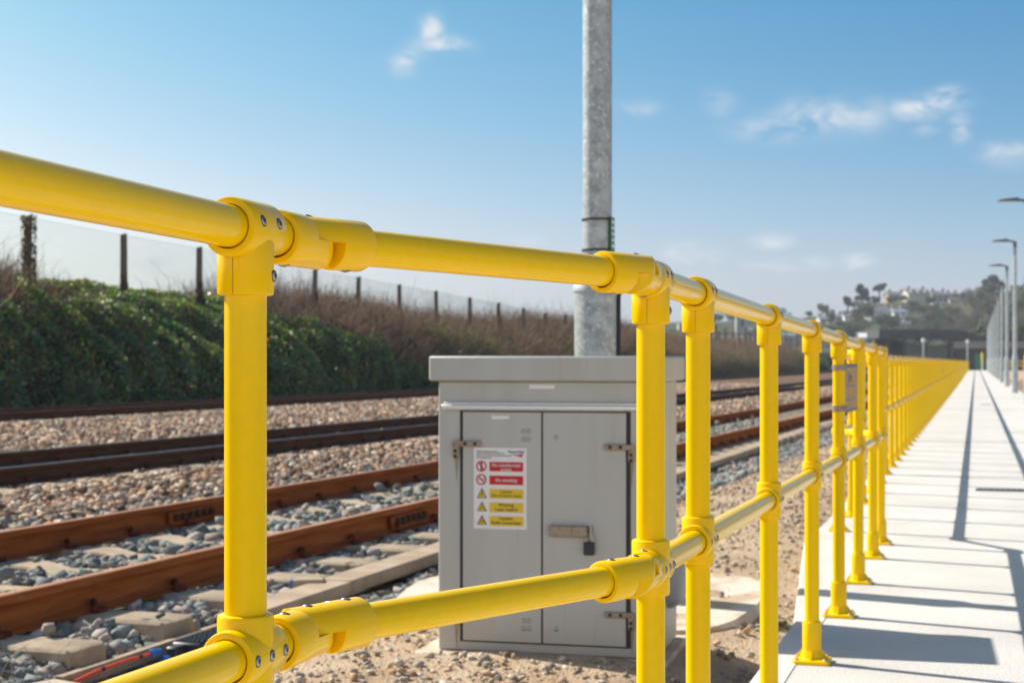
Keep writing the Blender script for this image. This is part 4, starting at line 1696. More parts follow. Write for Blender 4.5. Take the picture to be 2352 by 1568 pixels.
def quads(P, N, size, col, name, mat, aspect=1.0, tip=False):
    n = len(P)
    N = N / np.linalg.norm(N, axis=1)[:, None]
    a = RNG.normal(size=(n, 3))
    u = np.cross(N, a)
    u /= np.linalg.norm(u, axis=1)[:, None] + 1e-9
    v = np.cross(N, u)
    s = size[:, None]
    bend = N * s * 0.15
    Q = np.stack([P - u * s * .5 * aspect + bend * 0, P - v * s * .5 + bend, P + u * s * .5 * aspect, P + v * s * .5 + bend], 1)
    F = np.arange(n * 4).reshape(n, 4)
    return raw_mesh(name, Q.reshape(-1, 3), F, mat, np.repeat(col, 4, axis=0))


def surf_sample(n, t0, t1, s0, s1):
    t = t0 + (t1 - t0) * RNG.random(n)
    s = s0 + (s1 - s0) * RNG.random(n)
    p = bank_pt(t, s)
    e = 0.05
    pt = bank_pt(t + e, s) - p
    ps = bank_pt(t, s + e) - p
    nrm = np.cross(ps, pt)
    nrm /= np.linalg.norm(nrm, axis=1)[:, None] + 1e-9
    nrm *= np.sign(nrm[:, :1] + 1e-9)
    return t, s, p, nrm


t, s, p, nrm = surf_sample(230000, 22, 64, 0.0, 1.2)
lim = ivy_limit(t) + (vnoise(t * 1.2, s * 5, 31) - .5) * 0.7
clump = vnoise(t * 0.9, s * 6, 32)
patch = vnoise(t * 0.7 + 50, s * 4, 38)
keep = (p[:, 2] < lim) & ((clump > 0.12) | (RNG.random(len(t)) < .4)) & ((patch > 0.24) | (RNG.random(len(t)) < .35))
t, s, p, nrm = t[keep], s[keep], p[keep], nrm[keep]
p = p + nrm * (RNG.uniform(0, 0.22, (len(p), 1)) + 0.45 * vnoise(t * 1.7, s * 8, 33)[:, None])
N = nrm * 0.6 + RNG.normal(size=nrm.shape) * 0.55 + np.array([0.15, -0.1, 0.55])
base = np.array([(0.075, 0.175, 0.035), (0.055, 0.15, 0.05), (0.12, 0.21, 0.035), (0.20, 0.19, 0.08), (0.038, 0.10, 0.04), (0.17, 0.13, 0.08)])
c = base[RNG.integers(0, 6, len(p))] * RNG.uniform(0.6, 1.4, (len(p), 1)) * (0.75 + 0.5 * vnoise(t * 1.3, s * 8, 39)[:, None])
tag(quads(p, N, RNG.uniform(0.06, 0.13, len(p)), c, 'ivy', LEAF), kind='stuff', label='glossy green ivy spreading over the steep railway bank')


def stems(name, P0, D0, L, rad, col, curl=0.5, seg=4, sag=0.5):
    """many thin curved stems as three-sided tapered tubes"""
    n = len(P0)
    d = D0 / np.linalg.norm(D0, axis=1)[:, None]
    P = P0.copy()
    rows = []
    side = np.cross(d, RNG.normal(size=(n, 3)))
    side /= np.linalg.norm(side, axis=1)[:, None]
    up2 = np.cross(d, side)
    for k in range(seg + 1):
        r = rad * (1 - 0.75 * k / seg)
        for q in range(3):
            a = 2 * math.pi * q / 3
            rows.append(P + (side * math.cos(a) + up2 * math.sin(a)) * r[:, None])
        P = P + d * (L / seg)[:, None]
        d = d + RNG.normal(size=(n, 3)) * curl * 0.35 + np.array([0, 0, -sag]) * (k / seg) * 0.5
        d /= np.linalg.norm(d, axis=1)[:, None]
    V = np.stack(rows, 1)                # n, (seg+1)*3, 3
    m = (seg + 1) * 3
    fl = []
    for k in range(seg):
        for q in range(3):
            fl.append((k * 3 + q, k * 3 + (q + 1) % 3, (k + 1) * 3 + (q + 1) % 3, (k + 1) * 3 + q))
    F = (np.array(fl)[None] + (np.arange(n) * m)[:, None, None]).reshape(-1, 4)
    return raw_mesh(name, V.reshape(-1, 3), F, TWIG, np.repeat(col, m, axis=0))


n = 80000
t, s, p, nrm = surf_sample(n, 22, 170, 0.02, 1.16)
lim = ivy_limit(t) + (vnoise(t * 1.2, s * 5, 31) - .5) * 0.7
keep = (p[:, 2] > lim - 0.25) | ((t < 62) & (RNG.random(n) < 0.05))
keep &= (vnoise(t * 0.6, s * 4, 35) > 0.18)
keep &= ~((t > 37) & (t < 46) & (RNG.random(n) < 0.85))
t, s, p, nrm = t[keep], s[keep], p[keep], nrm[keep]
n = len(p)
D_ = nrm * 0.5 + np.array([0, 0, 0.7]) + RNG.normal(size=(n, 3)) * 0.6
pal = np.array([(0.28, 0.195, 0.135), (0.20, 0.14, 0.10), (0.38, 0.28, 0.20), (0.13, 0.09, 0.065), (0.32, 0.20, 0.115)])
c = pal[RNG.integers(0, 5, n)] * RNG.uniform(0.7, 1.3, (n, 1))
tag(stems('bramble', p, D_, RNG.uniform(0.35, 1.0, n) * (1 + 0.35 * (s > 0.85)) * np.where(RNG.random(n) < 0.08, 1.7, 1.0), RNG.uniform(0.007, 0.016, n), c, curl=0.9), kind='stuff', label='tangled dead brown bramble covering the upper bank')
# green tufts low in the bramble
t, s, p, nrm = surf_sample(70000, 58, 190, 0.0, 0.62)
keep = (vnoise(t * 0.3, s * 3, 36) > 0.45) & (RNG.random(len(t)) < 1.1 - s)
t, s, p, nrm = t[keep], s[keep], p[keep], nrm[keep]
N = nrm + RNG.normal(size=nrm.shape) * 0.7 + np.array([0, 0, 0.5])
base = np.array([(0.12, 0.17, 0.05), (0.16, 0.19, 0.065), (0.08, 0.13, 0.045)])
c = base[RNG.integers(0, 3, len(p))] * RNG.uniform(0.7, 1.3, (len(p), 1))
tag(quads(p + nrm * 0.35 * RNG.random((len(p), 1)), N, RNG.uniform(0.08, 0.18, len(p)), c, 'undergrowth', LEAF), kind='stuff', label='low green undergrowth at the foot of the brown bank')

# wire fence on the crest
wf = empty('wire_fence', (-22.0, 50.0, 3.0), 0, 'timber-post wire mesh fence along the top of the railway bank', 'fence')
wo = wf.location.copy()
FENCE = [(66, 497, 0), (284, 538, 1), (458, 568, 1), (595, 600, 0), (724, 618, 1), (824, 636, 0), (917, 653.6, 0), (1001, 668, 0), (1079, 683, 0), (1145, 695, 2), (1202, 708, 0), (1253, 719, 0), (1300, 722, 0), (1345, 726, 0)]
tops = []
for k, (px, py, iv) in enumerate(FENCE):
    Z = 94850.0 / (2400 - px)
    tp = at(px, py, Z)
    tops.append(tp)
    zb = 2.0
    mb = MB()
    ln = random.uniform(-0.12, 0.06)
    mb.loft([[Vector((tp.x + sx * 0.085 + ln - wo.x, tp.y + sy * 0.085 - wo.y, zb - wo.z)) for sx, sy in ((-1, -1), (1, -1), (1, 1), (-1, 1))],
             [Vector((tp.x + sx * 0.068 - wo.x, tp.y + sy * 0.068 - wo.y, tp.z + sx * 0.02 - wo.z)) for sx, sy in ((-1, -1), (1, -1), (1, 1), (-1, 1))]])
    o = mb.build('fence_post', TIMBER, wf, smooth=False)
    if iv or k == 0:
        hgt = 1.9 if k == 0 else (1.75 if iv == 2 else 1.85)
        nl = 900
        zz = RNG.random(nl) ** 1.0
        rad = (0.21 + 0.0 * zz) if k == 0 else 0.09 + 0.30 * (1 - zz) ** 1.8
        zs = zb + 0.4 + zz * ((tp.z + 0.04 - zb - 0.4) if k == 0 else min(1.15, tp.z - zb - 0.8))
        an = RNG.random(nl) * 2 * math.pi
        P = np.stack([tp.x + np.cos(an) * rad * RNG.uniform(.6, 1, nl) - wo.x, tp.y + np.sin(an) * rad * RNG.uniform(.6, 1, nl) - wo.y, zs - wo.z], -1)
        N = np.stack([np.cos(an), np.sin(an), np.full(nl, .4)], -1) + RNG.normal(size=(nl, 3)) * .5
        bc = np.array([(0.10, 0.075, 0.045), (0.045, 0.05, 0.025), (0.13, 0.10, 0.06)] if iv != 2 else [(0.22, 0.15, 0.03), (0.15, 0.10, 0.03), (0.10, 0.08, 0.03)])
        q = quads(P, N, RNG.uniform(0.05, 0.10, nl), bc[RNG.integers(0, 3, nl)], 'ivy_sleeve', LEAF)
        q.parent = o
mb = MB()
# mesh: runs just below the post tops, extended past both ends
a_ = tops[0] + (tops[0] - tops[1]) * 4.0
pl_ = [a_] + tops[:1] + tops[1:]
pl_.append(tops[-1] + (tops[-1] - tops[-2]) * 3.0)
for r in range(20):
    dz = -0.04 - r * 0.095
    mb.tube([Vector((q.x - wo.x, q.y - wo.y, q.z + dz - wo.z)) for q in pl_], 0.0032 if r else 0.006, 3, cap=False)
for a, b in zip(pl_[:-1], pl_[1:]):
    L = (b - a).length
    nv = max(2, int(L / 0.095))
    for k in range(nv):
        q = a + (b - a) * (k / nv)
        mb.tube([Vector((q.x - wo.x, q.y - wo.y, q.z - 0.04 - wo.z)), Vector((q.x - wo.x, q.y - wo.y, q.z - 1.85 - wo.z))], 0.0026, 3, cap=False)
mb.build('wire_mesh', WIRE, wf, smooth=False)

# timber palings at the far end of the bank
pg = empty('paling_fence', at(1690, 800, 150.0), 0, 'row of weathered brown posts beyond the end of the brown bank', 'fence')
for k in range(20):
    px = 1600 + k * 13.5 + random.uniform(-4, 4)
    Z = 125.0 + k * 2.2
    b = at(px, 812, Z)
    h = random.uniform(1.7, 2.5)
    mb = MB()
    mb.box((b.x - pg.location.x, b.y - pg.location.y, b.z + h / 2 - pg.location.z), (0.17, 0.17, h), rz=random.uniform(0, 1))
    mb.build('fence_post', TIMBER, pg, smooth=False)
for dz in (0.9, 1.8):
    mb = MB()
    mb.tube([at(1540, 812, 123.0) - pg.location + Vector((0, 0, dz)), at(1930, 812, 180.0) - pg.location + Vector((0, 0, dz))], 0.05, 5)
    mb.build('fence_rail', TIMBER, pg, smooth=False)

# ------------------------------------------------------------------ hill, town and trees in the distance
CRX = [900, 1200, 1500, 1640, 1740, 1860, 1900, 1960, 1990, 2040, 2080, 2110, 2180, 2240, 2300, 2352, 2500, 2800, 3200, 3800]
CRY = [770, 760, 745, 742, 738, 731, 729, 714, 706, 694, 692, 689, 690, 682, 672, 664, 650, 655, 680, 740]


def hill_z(px, Z):
    zc = HC + (830 - np.interp(px, CRX, CRY)) / FPX * 520.0
    k = smooth01(300, 520, Z) * np.where(np.asarray(Z) > 520, 1 - 0.35 * smooth01(520, 1200, Z), 1)
    return (zc) * k - 0.05 + 0.5 * (vnoise(np.asarray(px) * 0.03, np.asarray(Z) * 0.05, 41) - .5) * k * 3


pxs = np.linspace(900, 3800, 150)
Zs = np.concatenate([np.linspace(240, 560, 34), [620, 700, 850, 1000, 1200]])
PXg, Zg = np.meshgrid(pxs, Zs, indexing='ij')
hz = hill_z(PXg, Zg)
V = np.stack([FWD.x * Zg + RGT.x * (PXg - 1176) / FPX * Zg, FWD.y * Zg + RGT.y * (PXg - 1176) / FPX * Zg, hz], -1).reshape(-1, 3)
m_ = len(Zs)
ii, jj = np.meshgrid(np.arange(len(pxs) - 1), np.arange(m_ - 1), indexing='ij')
a0 = (ii * m_ + jj).ravel()
F = np.stack([a0, a0 + m_, a0 + m_ + 1, a0 + 1], -1)
tag(raw_mesh('hillside', V, F, HILLM, smooth=True), kind='structure')


def on_hill(px, py):
    """where the sight line through (px, py) meets the hillside"""
    for Z in np.arange(290, 522, 1.5):
        zr = HC + (830 - py) / FPX * Z
        if hill_z(px, Z) >= zr:
            break
    v = at(px, py, float(Z))
    v.z = float(hill_z(px, Z))
    return v, float(Z)


def house(px, py, wpx, hpx, label, wall, roof, cat='house', depth=7.0, roof_frac=0.42, wins=(4, 2), chim=True, hip=False, rz=None, gables=0):
    p, Z = on_hill(px, py)
    W = wpx / FPX * Z
    H = hpx / FPX * Z
    rz = (BETA if rz is None else rz)
    name = 'house' if cat == 'house' else cat.replace(' ', '_')
    h = empty(name, p, rz, label, cat)
    wh = H * (1 - roof_frac)
    mb = MB()
    mb.box((0, depth / 2, wh / 2 - 1.0), (W, depth, wh + 2.0))
    if not hip and roof_frac > 0:
        for sx in (-1, 1):
            mb.add([(sx * W / 2, 0, wh), (sx * W / 2, depth, wh), (sx * W / 2, depth / 2, H - 0.05)], [(0, 1, 2)])
    for g in range(gables):
        gx_ = -W / 2 + W * (g + 0.5) / gables
        gw = W / gables * 0.33
        mb.loft([[Vector((gx_ - gw, yy, wh - 0.1)), Vector((gx_ + gw, yy, wh - 0.1)), Vector((gx_, yy, H * 0.96))] for yy in (-0.25, depth * .4)])
    mb.build('wall', wall, h, smooth=False)
    if roof_frac > 0:
        mb = MB()
        e = 0.3
        ins = W * 0.22 if hip else -e * .6
        a = [Vector((-W / 2 - e, -e, wh)), Vector((W / 2 + e, -e, wh)), Vector((W / 2 + e, depth + e, wh)), Vector((-W / 2 - e, depth + e, wh)), Vector((-W / 2 + ins, depth / 2, H)), Vector((W / 2 - ins, depth / 2, H))]
        b = [q + Vector((0, 0, 0.15)) for q in a]
        mb.add(b, [(0, 1, 5, 4), (2, 3, 4, 5), (1, 2, 5), (3, 0, 4)] if hip else [(0, 1, 5, 4), (2, 3, 4, 5)])
        mb.add(a, [(0, 1, 5, 4), (2, 3, 4, 5)])
        mb.add([a[0], a[1], b[1], b[0]], [(0, 1, 2, 3)])
        for (i, j) in ((0, 4), (4, 3), (1, 5), (5, 2), (2, 3)):
            mb.add([a[i], a[j], b[j], b[i]], [(0, 1, 2, 3)])
        for g in range(gables):
            gx_ = -W / 2 + W * (g + 0.5) / gables
            gw = W / gables * 0.37
            for sx in (-1, 1):
                mb.add([(gx_ + sx * gw, -0.5, wh - 0.15), (gx_, -0.5, H * 0.99), (gx_, depth * .45, H * 0.99), (gx_ + sx * gw, depth * .45, wh - 0.15)], [(0, 1, 2, 3)])
        rf = mb.build('roof', roof, h, smooth=False)
        if chim:
            for cx in (-0.32, 0.34):
                mb = MB()
                mb.box((W * cx, depth / 2, H + 0.2), (0.8, 0.8, 1.4))
                mb.build('chimney', WALLP, rf, smooth=False)
    nx, nz_ = wins
    for i in range(nx):
        for j in range(nz_):
            mb = MB()
            cw, chh = W / nx * 0.42, wh / nz_ * 0.5
            mb.box((-W / 2 + W * (i + .5) / nx, -0.03, wh * (j + .52) / nz_), (cw, 0.12, chh))
            mb.build('window', GLASS, h, smooth=False)
    return h


house(2112, 693, 50, 30, 'large cream gabled mansion on the hilltop', WALLC, SLATE, depth=10, wins=(6, 3), gables=3)
house(2160, 693, 36, 24, 'dark hip-roofed wing right of the hilltop mansion', STONEW, SLATE, hip=True, wins=(3, 2))
house(2062, 690, 40, 20, 'dark brick house left of the hilltop mansion', WALLP, SLATE, wins=(3, 1))
house(2028, 735, 52, 30, 'long white house with broad grey roof below the pines', WALLW, SLATE, depth=9, wins=(6, 2))
house(2068, 733, 30, 25, 'pale end house with grey hip roof beside the long white house', WALLW, SLATEB, hip=True, wins=(2, 2))
house(2074, 757, 36, 20, 'white cottage with bright front low on the hillside', WALLW, SLATE, wins=(3, 1))
house(1925, 739, 30, 17, 'white terrace house at the left foot of the hill', WALLW, SLATEB, wins=(3, 2))
house(1953, 738, 26, 18, 'white terrace house with grey roof under the left pine', WALLW, SLATE, wins=(3, 2))
house(1896, 742, 26, 16, 'pale blue-roofed house furthest left on the hill', WALLC, SLATEB, wins=(2, 1))
house(2160, 707, 26, 14, 'low white building with flat top on the open slope', WALLW, SLATE, roof_frac=0.2, wins=(2, 1), chim=False)
house(2189, 696, 15, 12, 'small cream house at the right of the slope', WALLC, SLATE, wins=(2, 1))
house(2192, 684, 26, 12, 'pink brick house on the right of the hilltop', WALLP, SLATE, wins=(3, 1))
house(2168, 753, 22, 10, 'pale low house in the bare wood', WALLW, SLATE, wins=(2, 1), chim=False)
house(2126, 731, 17, 9, 'small blue-grey shed on the hillside', STONEW, SLATEB, wins=(1, 1), chim=False)
house(2000, 792, 48, 28, 'broad white-fronted building at the bottom of the hill', WALLW, WALLW, wins=(5, 1), chim=False)
house(1978, 796, 30, 20, 'pale gabled shed left of the dark canopy', STONEW, SLATEB, wins=(2, 1), chim=False)
house(1812, 786, 46, 20, 'long blue-roofed hall in the distant town', STONEW, SLATEB, wins=(4, 1), chim=False)
house(1698, 786, 18, 17, 'white gabled cottage below the church tower', WALLW, SLATE, wins=(2, 1), chim=False)
house(1740, 784, 22, 14, 'grey-white town house right of the church tower', WALLW, SLATE, wins=(2, 1))
house(1668, 786, 20, 16, 'low stone house left of the church tower', STONEW, SLATE, wins=(2, 1))
house(1770, 772, 26, 12, 'pale roofed house behind the long hall', WALLC, SLATE, wins=(2, 1))
house(1842, 760, 28, 13, 'white house on the low slope above the hall', WALLW, SLATE, wins=(3, 1))
house(1715, 764, 26, 10, 'stone terrace behind the church', STONEW, SLATEB, wins=(3, 1), chim=False)
house(1572, 760, 24, 22, 'blue-grey block on the skyline right of the pole', STONEW, SLATEB, roof_frac=0.25, wins=(3, 2), chim=False)
house(1597, 762, 26, 34, 'tall hazy building on the skyline beside the second post', STONEW, SLATE, roof_frac=0.3, wins=(2, 3), chim=False)
# church tower
p, Z = on_hill(1703, 782)
ch = empty('church_tower', p, BETA, 'pale church tower with parapet in the distant town', 'tower')
mb = MB()
mb.box((0, 0, 2.2), (3.0, 3.0, 8.0))
mb.box((0, 0, 6.4), (3.3, 3.3, 0.5))
mb.build('wall', STONEW, ch, smooth=False)
for sx in (-1, 1):
    for sy in (-1, 1):
        mb = MB()
        mb.box((sx * 1.35, sy * 1.35, 7.2), (0.5, 0.5, 1.2), taper=0.4)
        mb.build('pinnacle', STONEW, ch, smooth=False)
mb = MB()
mb.box((0, -1.51, 4.4), (0.9, 0.1, 1.8))
mb.build('belfry_opening', DARK, ch, smooth=False)


def crown_arrays(blobs, n, size, pal):
    """leaf faces through the volume of several ellipsoid clumps"""
    Ps, Ns = [], []
    wts = np.array([b[3] * b[4] * b[5] for b in blobs]) ** 0.7
    cnt = np.maximum(8, (n * wts / wts.sum()).astype(int))
    for (bx, by, bz, rx, ry, rz), m in zip(blobs, cnt):
        d = RNG.normal(size=(m, 3))
        d /= np.linalg.norm(d, axis=1)[:, None]
        r = RNG.random((m, 1)) ** 0.4
        Ps.append(np.array([bx, by, bz]) + d * r * np.array([rx, ry, rz]))
        Ns.append(d + RNG.normal(size=(m, 3)) * 0.7 + np.array([0, 0, 0.3]))
    P, N = np.concatenate(Ps), np.concatenate(Ns)
    pal = np.array(pal)
    c = pal[RNG.integers(0, len(pal), len(P))] * RNG.uniform(0.6, 1.4, (len(P), 1))
    return P, N, RNG.uniform(0.6, 1.3, len(P)) * size, c


def make_tree(name, label, cat, p, blobs, trunk, limbs, pal, n, size, group=None, rad=0.3):
    t = empty(name, p, random.uniform(0, 6.28) if group else 0.0, label, cat, group)
    mb = MB()
    mb.tube(trunk, [rad * (1 - 0.6 * k / (len(trunk) - 1)) for k in range(len(trunk))], 7)
    for l in limbs:
        mb.tube(l, [rad * 0.5, rad * 0.32, rad * 0.12][:len(l)], 5)
    mb.build('trunk', BARK, t)
    P, N, S, c = crown_arrays(blobs, n, size, pal)
    q = quads(P, N, S, c, 'crown', TREE_LEAF)
    q.parent = t
    return t


PINEP = [(0.030, 0.045, 0.022), (0.022, 0.035, 0.020), (0.045, 0.055, 0.03)]


def pine(px, py_base, py_top, w_px, crown_frac, label, flat=False):
    p, Z = on_hill(px, py_base)
    H = (py_base - py_top) / FPX * Z
    Wd = w_px / FPX * Z
    b0 = H * (1 - crown_frac)
    blobs = []
    rr = random.Random(int(px))
    for k in range(11):
        a = rr.uniform(0, 6.28)
        hh = rr.random()
        if flat:
            rad = Wd * 0.36 * rr.random() ** .5
            blobs.append((rad * math.cos(a), rad * math.sin(a), H - 0.75 + (hh - .8) * (H - b0) * 0.5 - rad * 0.25, Wd * .2, Wd * .2, (H - b0) * 0.2))
        else:
            rad = Wd * 0.36 * (1 - 0.55 * hh) * rr.uniform(.3, 1)
            blobs.append((rad * math.cos(a), rad * math.sin(a), b0 + (H - b0) * (0.08 + 0.82 * hh), Wd * .2, Wd * .2, (H - b0) * 0.13))
    trunk = [(0, 0, -1), (0.1, 0, b0 * .5), (0.15, 0.1, b0), (0, 0, H * .93)]
    limbs = [[(0.1, 0, b0 * .9), (b[0] * .5, b[1] * .5, (b0 + b[2]) / 2), (b[0], b[1], b[2])] for b in blobs[:7]]
    return make_tree('pine_tree', label, 'tree', p, blobs, trunk, limbs, PINEP, 3000, 0.55, rad=0.34)


pine(1946, 722, 680, 26, 0.55, 'small dark pine, lowest and leftmost on the hill crest')
pine(1980, 716, 650, 40, 0.60, 'large dark pine with layered crown between the two smaller pines')
pine(2019, 694, 642, 34, 0.38, 'tall pine with flat high crown and bare trunk right of the large pine', flat=True)
pine(2278, 684, 635, 56, 0.72, 'broad umbrella-shaped pine at the right of the hilltop', flat=True)

# many hillside trees: a handful of kinds, copied
TPAL = {'dark': [(0.035, 0.050, 0.022), (0.028, 0.040, 0.02), (0.05, 0.062, 0.025)],
        'green': [(0.060, 0.085, 0.028), (0.075, 0.095, 0.035), (0.045, 0.065, 0.02)],
        'bare': [(0.10, 0.085, 0.070), (0.085, 0.07, 0.06), (0.12, 0.10, 0.08)]}
protos = {}
SAY = {'dark': 'dark evergreen tree on the hillside', 'green': 'fresh green rounded tree on the hillside', 'bare': 'grey-brown bare winter tree on the hillside'}
for kd in TPAL:
    for v_ in range(3):
        rr = random.Random(v_ * 7 + len(kd))
        blobs = []
        for k in range(9):
            a, q = rr.uniform(0, 6.28), rr.random() ** .5
            blobs.append((1.9 * q * math.cos(a), 1.9 * q * math.sin(a), 3.0 + 2.3 * rr.random() - 0.5 * q, rr.uniform(.8, 1.5), rr.uniform(.8, 1.5), rr.uniform(.7, 1.2)))
        limbs = [[(0, 0, 1.3), (b[0] * .5, b[1] * .5, 2.3), (b[0], b[1], b[2])] for b in blobs[:5]]
        protos[(kd, v_)] = (blobs, [(0, 0, -1.0), (0, 0, 1.2), (0.1, 0, 3.5)], limbs, TPAL[kd], 380 if kd == 'bare' else 620, 0.34 if kd == 'bare' else 0.5)
first = {}
rt = random.Random(12)
cnt = 0
HOUSES_PX = [(2112, 676, 30), (2160, 680, 22), (2028, 720, 30), (2068, 720, 18), (2074, 747, 20), (1925, 731, 17), (1953, 729, 15), (2160, 700, 15), (2189, 690, 9), (2192, 678, 14), (2000, 780, 26)]
LANDMARKS = [(2112, 693, 'the hilltop mansion'), (2062, 690, 'the dark brick house'), (2035, 735, 'the long white house'), (2074, 757, 'the low white cottage'),
             (1935, 739, 'the white terrace houses'), (1896, 742, 'the leftmost hill house'), (2160, 707, 'the low flat-topped white building'), (2190, 692, 'the small cream house'),
             (2168, 753, 'the pale low house in the wood'), (2126, 731, 'the blue-grey shed'), (2000, 792, 'the dark canopy roof'), (2278, 684, 'the umbrella pine'),
             (1980, 716, 'the large layered pine'), (1812, 786, 'the long blue-roofed hall'), (1698, 786, 'the church tower'), (2340, 720, 'the nearest lamp columns'), (2230, 740, 'the far lamp columns')]
while cnt < 235:
    px = rt.uniform(1610, 2420)
    cy = float(np.interp(px, CRX, CRY))
    py = cy + (1 - rt.random() ** 1.2) * (800 - cy) + rt.uniform(-2, 2)
    if any(abs(px - hx) < hw and -16 < py - hy - 6 < 26 for hx, hy, hw in HOUSES_PX) and rt.random() < 0.93:
        continue
    if px < 1880 and py > cy + 9:
        continue
    u = rt.random()
    if px > 2160 and py > 690:
        kd = 'bare' if u < 0.7 else 'dark'
    else:
        kd = 'dark' if u < 0.30 else ('green' if u < 0.72 else 'bare')
    v_ = rt.randrange(3)
    p, Z = on_hill(px, max(py, cy + 1))
    sc = rt.uniform(0.38, 0.80) * (1.15 if kd == 'bare' else 1.0)
    if (kd, v_) not in first:
        bl, tk, lm, pal, n_, sz = protos[(kd, v_)]
        first[(kd, v_)] = make_tree('hillside_tree', SAY[kd], 'tree', p, bl, tk, lm, pal, n_, sz, group=SAY[kd].replace(' tree', ' trees'), rad=0.22)
        o = first[(kd, v_)]
    else:
        o = dup(first[(kd, v_)], None, p)
        o.rotation_euler = (0, 0, rt.uniform(0, 6.28))
    o.scale = (sc, sc, sc * rt.uniform(.85, 1.15))
    lm = min(LANDMARKS, key=lambda q: (q[0] - px) ** 2 + 2.5 * (q[1] - py) ** 2)
    side = 'just above' if py < lm[1] - 14 else ('just below' if py > lm[1] + 4 else ('left of' if px < lm[0] else 'right of'))
    tag(o, '%s tree %s %s' % ({'dark': 'dark evergreen', 'green': 'fresh green rounded', 'bare': 'grey-brown bare'}[kd], side, lm[2]))
    cnt += 1

# ------------------------------------------------------------------ dark station canopy beyond the end of the path
cp0 = at(2019, 830, 205.0)
ca_ = empty('station_canopy', (cp0.x, cp0.y, 0.0), BETA, 'long dark station canopy on columns beyond the far end of the handrail', 'canopy')
s200 = 205.0 / FPX


def cz(py):
    return HC + (830 - py) * s200


mb = MB()
Wc = 240 * s200
prof = [(0.0, 756), (0.74, 757), (0.86, 763), (1.0, 774), (1.25, 788)]
for dy in (0.0,):
    rings = []
    for (u, py) in prof:
        rings.append([Vector((u * Wc, 0, cz(py + 20))), Vector((u * Wc, 7, cz(py + 20))), Vector((u * Wc, 7, cz(py))), Vector((u * Wc, 0, cz(py)))])
    mb.loft(rings)
for k in range(34):
    u = k / 33
    mb.box((u * Wc, -0.06, cz(np.interp(u, [q[0] for q in prof], [q[1] + 22 for q in prof]))), (0.18, 0.10, 0.5))
mb.build('roof', CANOPY, ca_, smooth=False)
for (px, py0) in ((2040, 800), (2078, 800), (2126, 800), (2182, 800), (2252, 806)):
    mb = MB()
    u = (px - 2019) * s200
    mb.box((u, 0.3, cz(780) / 2), (0.38, 0.38, cz(780)))
    mb.tube([(u, 0.3, cz(796)), (u + 0.9, 0.3, cz(779))], 0.09, 5)
    mb.tube([(u, 0.3, cz(796)), (u - 0.9, 0.3, cz(779))], 0.09, 5)
    mb.build('column', CANOPY, ca_, smooth=False)
mb = MB()
mb.loft([[Vector(((2022 - 2019) * s200, yy, -0.1)), Vector(((2096 - 2019) * s200, yy, -0.1)), Vector(((2086 - 2019) * s200, yy, cz(782))), Vector(((2022 - 2019) * s200, yy, cz(776)))] for yy in (3.0, 5.0)])
mb.build('boarded_end', CANOPY_W, ca_, smooth=False)
mb = MB()
mb.box(((2140 - 2019) * s200, 3.5, cz(806)), (7.5, 0.4, 1.6))
mb.build('back_wall', STONEW, ca_, smooth=False)

# brown sheds and barrier at the far end of the path
en = at(2262, 852, 200.0)
bg = empty('brick_shed', (en.x + 1.0, 206.0, 0.0), 0, 'dark brown shed closing off the far end of the path', 'shed')
mb = MB()
mb.box((0, 0, 1.3), (9.0, 3.0, 2.8))
mb.build('wall', CANOPY_W, bg, smooth=False)
mb = MB()
mb.add([(-4.7, -1.7, 2.7), (4.7, -1.7, 2.7), (4.7, 1.7, 2.7), (-4.7, 1.7, 2.7), (-4.7, 0, 3.6), (4.7, 0, 3.6)], [(0, 1, 5, 4), (2, 3, 4, 5), (0, 4, 3), (1, 2, 5), (0, 1, 2, 3)])
mb.build('roof', CANOPY_W, bg, smooth=False)
gb = empty('green_gate', (0.45, 198.6, 0.0), 0, 'small green boarded gate at the far end of the path', 'gate')
mb = MB()
mb.box((0, 0, 1.0), (1.1, 0.08, 2.0))
mb.build('board', M('gate_green', (0.02, 0.16, 0.08), 0.6), gb, smooth=False)
for gx_ in (-0.6, 0.6):
    mb = MB()
    mb.box((gx_, 0, 1.05), (0.1, 0.12, 2.1))
    mb.build('gate_post', BARK, gb, smooth=False)
for (x, y, lab) in ((0.75, 192.0, 'yellow bollard in the middle of the far end of the path'), (3.6, 105.0, 'yellow bollard beyond the lamp columns')):
    o = empty('bollard', (x, y, 0.0 if x < 1.5 else -0.05), 0, lab, 'bollard', 'yellow bollards')
    mb = MB()
    mb.lathe((0, 0, 0), (0, 0, 1), [(0.001, 0), (0.13, 0), (0.13, 0.9), (0.001, 0.9)], 10)
    mb.build('base', LAMP_GREY, o)
    mb = MB()
    mb.lathe((0, 0, 0.9), (0, 0, 1), [(0.15, 0), (0.15, 1.1), (0.10, 1.2), (0.001, 1.22)], 10)
    mb.build('cap', M('bollard_yellow' + str(x), (0.62, 0.46, 0.05), 0.5), o)
bx = empty('end_barrier', (1.9, 196.5, 0.0), 0, 'low yellow barrier rail at the far end of the path', 'barrier')
for z in (0.6, 1.1):
    mb = MB()
    mb.tube([(-0.5, 0, z), (6.0, 0, z)], 0.05, 6)
    mb.build('rail', Y_PIPE, bx)
for k in range(6):
    mb = MB()
    mb.box((-0.5 + 1.3 * k, 0, 0.55), (0.08, 0.08, 1.1))
    mb.build('post', Y_PIPE, bx, smooth=False)
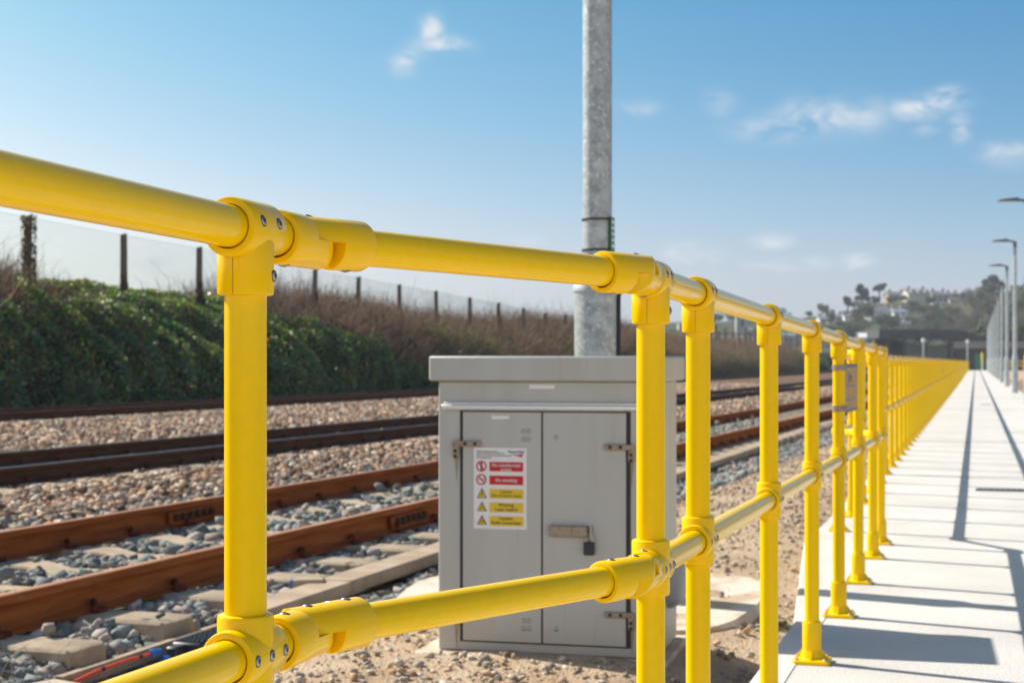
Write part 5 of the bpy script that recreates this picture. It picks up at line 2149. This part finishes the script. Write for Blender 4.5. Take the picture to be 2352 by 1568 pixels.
# camera masts at the far end, pale caps
for (px, Z, H, lab) in ((2222, 188.0, 3.6, 'thin pale mast with round white head at the far end of the handrail'), (2121, 150.0, 3.2, 'thin pale mast with white head behind the far handrail')):
    p = at(px, 830, Z)
    o = empty('mast', (p.x, p.y, -0.05), 0, lab, 'mast')
    mb = MB()
    mb.tube([(0, 0, 0), (0, 0, H - 0.3)], 0.09, 8)
    mb.build('shaft', LAMP_GREY, o)
    mb = MB()
    mb.lathe((0, 0, H - 0.3), (0, 0, 1), [(0.10, 0), (0.19, 0.08), (0.20, 0.25), (0.12, 0.42), (0.001, 0.45)], 12)
    mb.build('head', WHITE, o)
# hedge and thicket closing the view behind the far end
kz = 0
for (px, Z, s_) in ((2085, 240, 1.0), (2120, 236, .8), (2150, 238, .9), (2190, 240, 1.0), (2215, 236, .9), (2240, 228, 1.3), (2275, 232, 1.5), (2310, 226, 1.5), (2345, 230, 1.6), (2385, 228, 1.6), (2420, 230, 1.5), (2000, 215, .9), (1960, 210, .8)):
    kd = ('dark', 'bare', 'green')[kz % 3]
    o = dup(first[(kd, kz % 3)], None, at(px, 830, Z)) if (kd, kz % 3) in first else None
    if o is not None:
        o.location.z = -0.3
        o.scale = (s_, s_, s_ * .75)
        o.rotation_euler = (0, 0, kz)
        tag(o, {'dark': 'dark bushy tree by the far end of the path', 'bare': 'bare brown tree by the far end of the path', 'green': 'green bushy tree by the far end of the path'}[kd],
            group={'dark': 'dark trees by the far end of the path', 'bare': 'bare trees by the far end of the path', 'green': 'green trees by the far end of the path'}[kd])
    kz += 1

# ------------------------------------------------------------------ sea air: far things fade a little
hm = bpy.data.materials.new('sea_haze')
hm.use_nodes = True
hn = hm.node_tree
hn.nodes.clear()
ho = hn.nodes.new('ShaderNodeOutputMaterial')
hv = hn.nodes.new('ShaderNodeVolumePrincipled')
hv.inputs['Color'].default_value = (0.78, 0.88, 1.0, 1)
hv.inputs['Density'].default_value = 0.00036
hv.inputs['Anisotropy'].default_value = 0.0
hn.links.new(hv.outputs[0], ho.inputs['Volume'])
mb = MB()
mb.box((0, 200, 21.5), (2800, 2800, 55.0))
hz_o = mb.build('haze', hm, smooth=False)
tag(hz_o, kind='stuff')
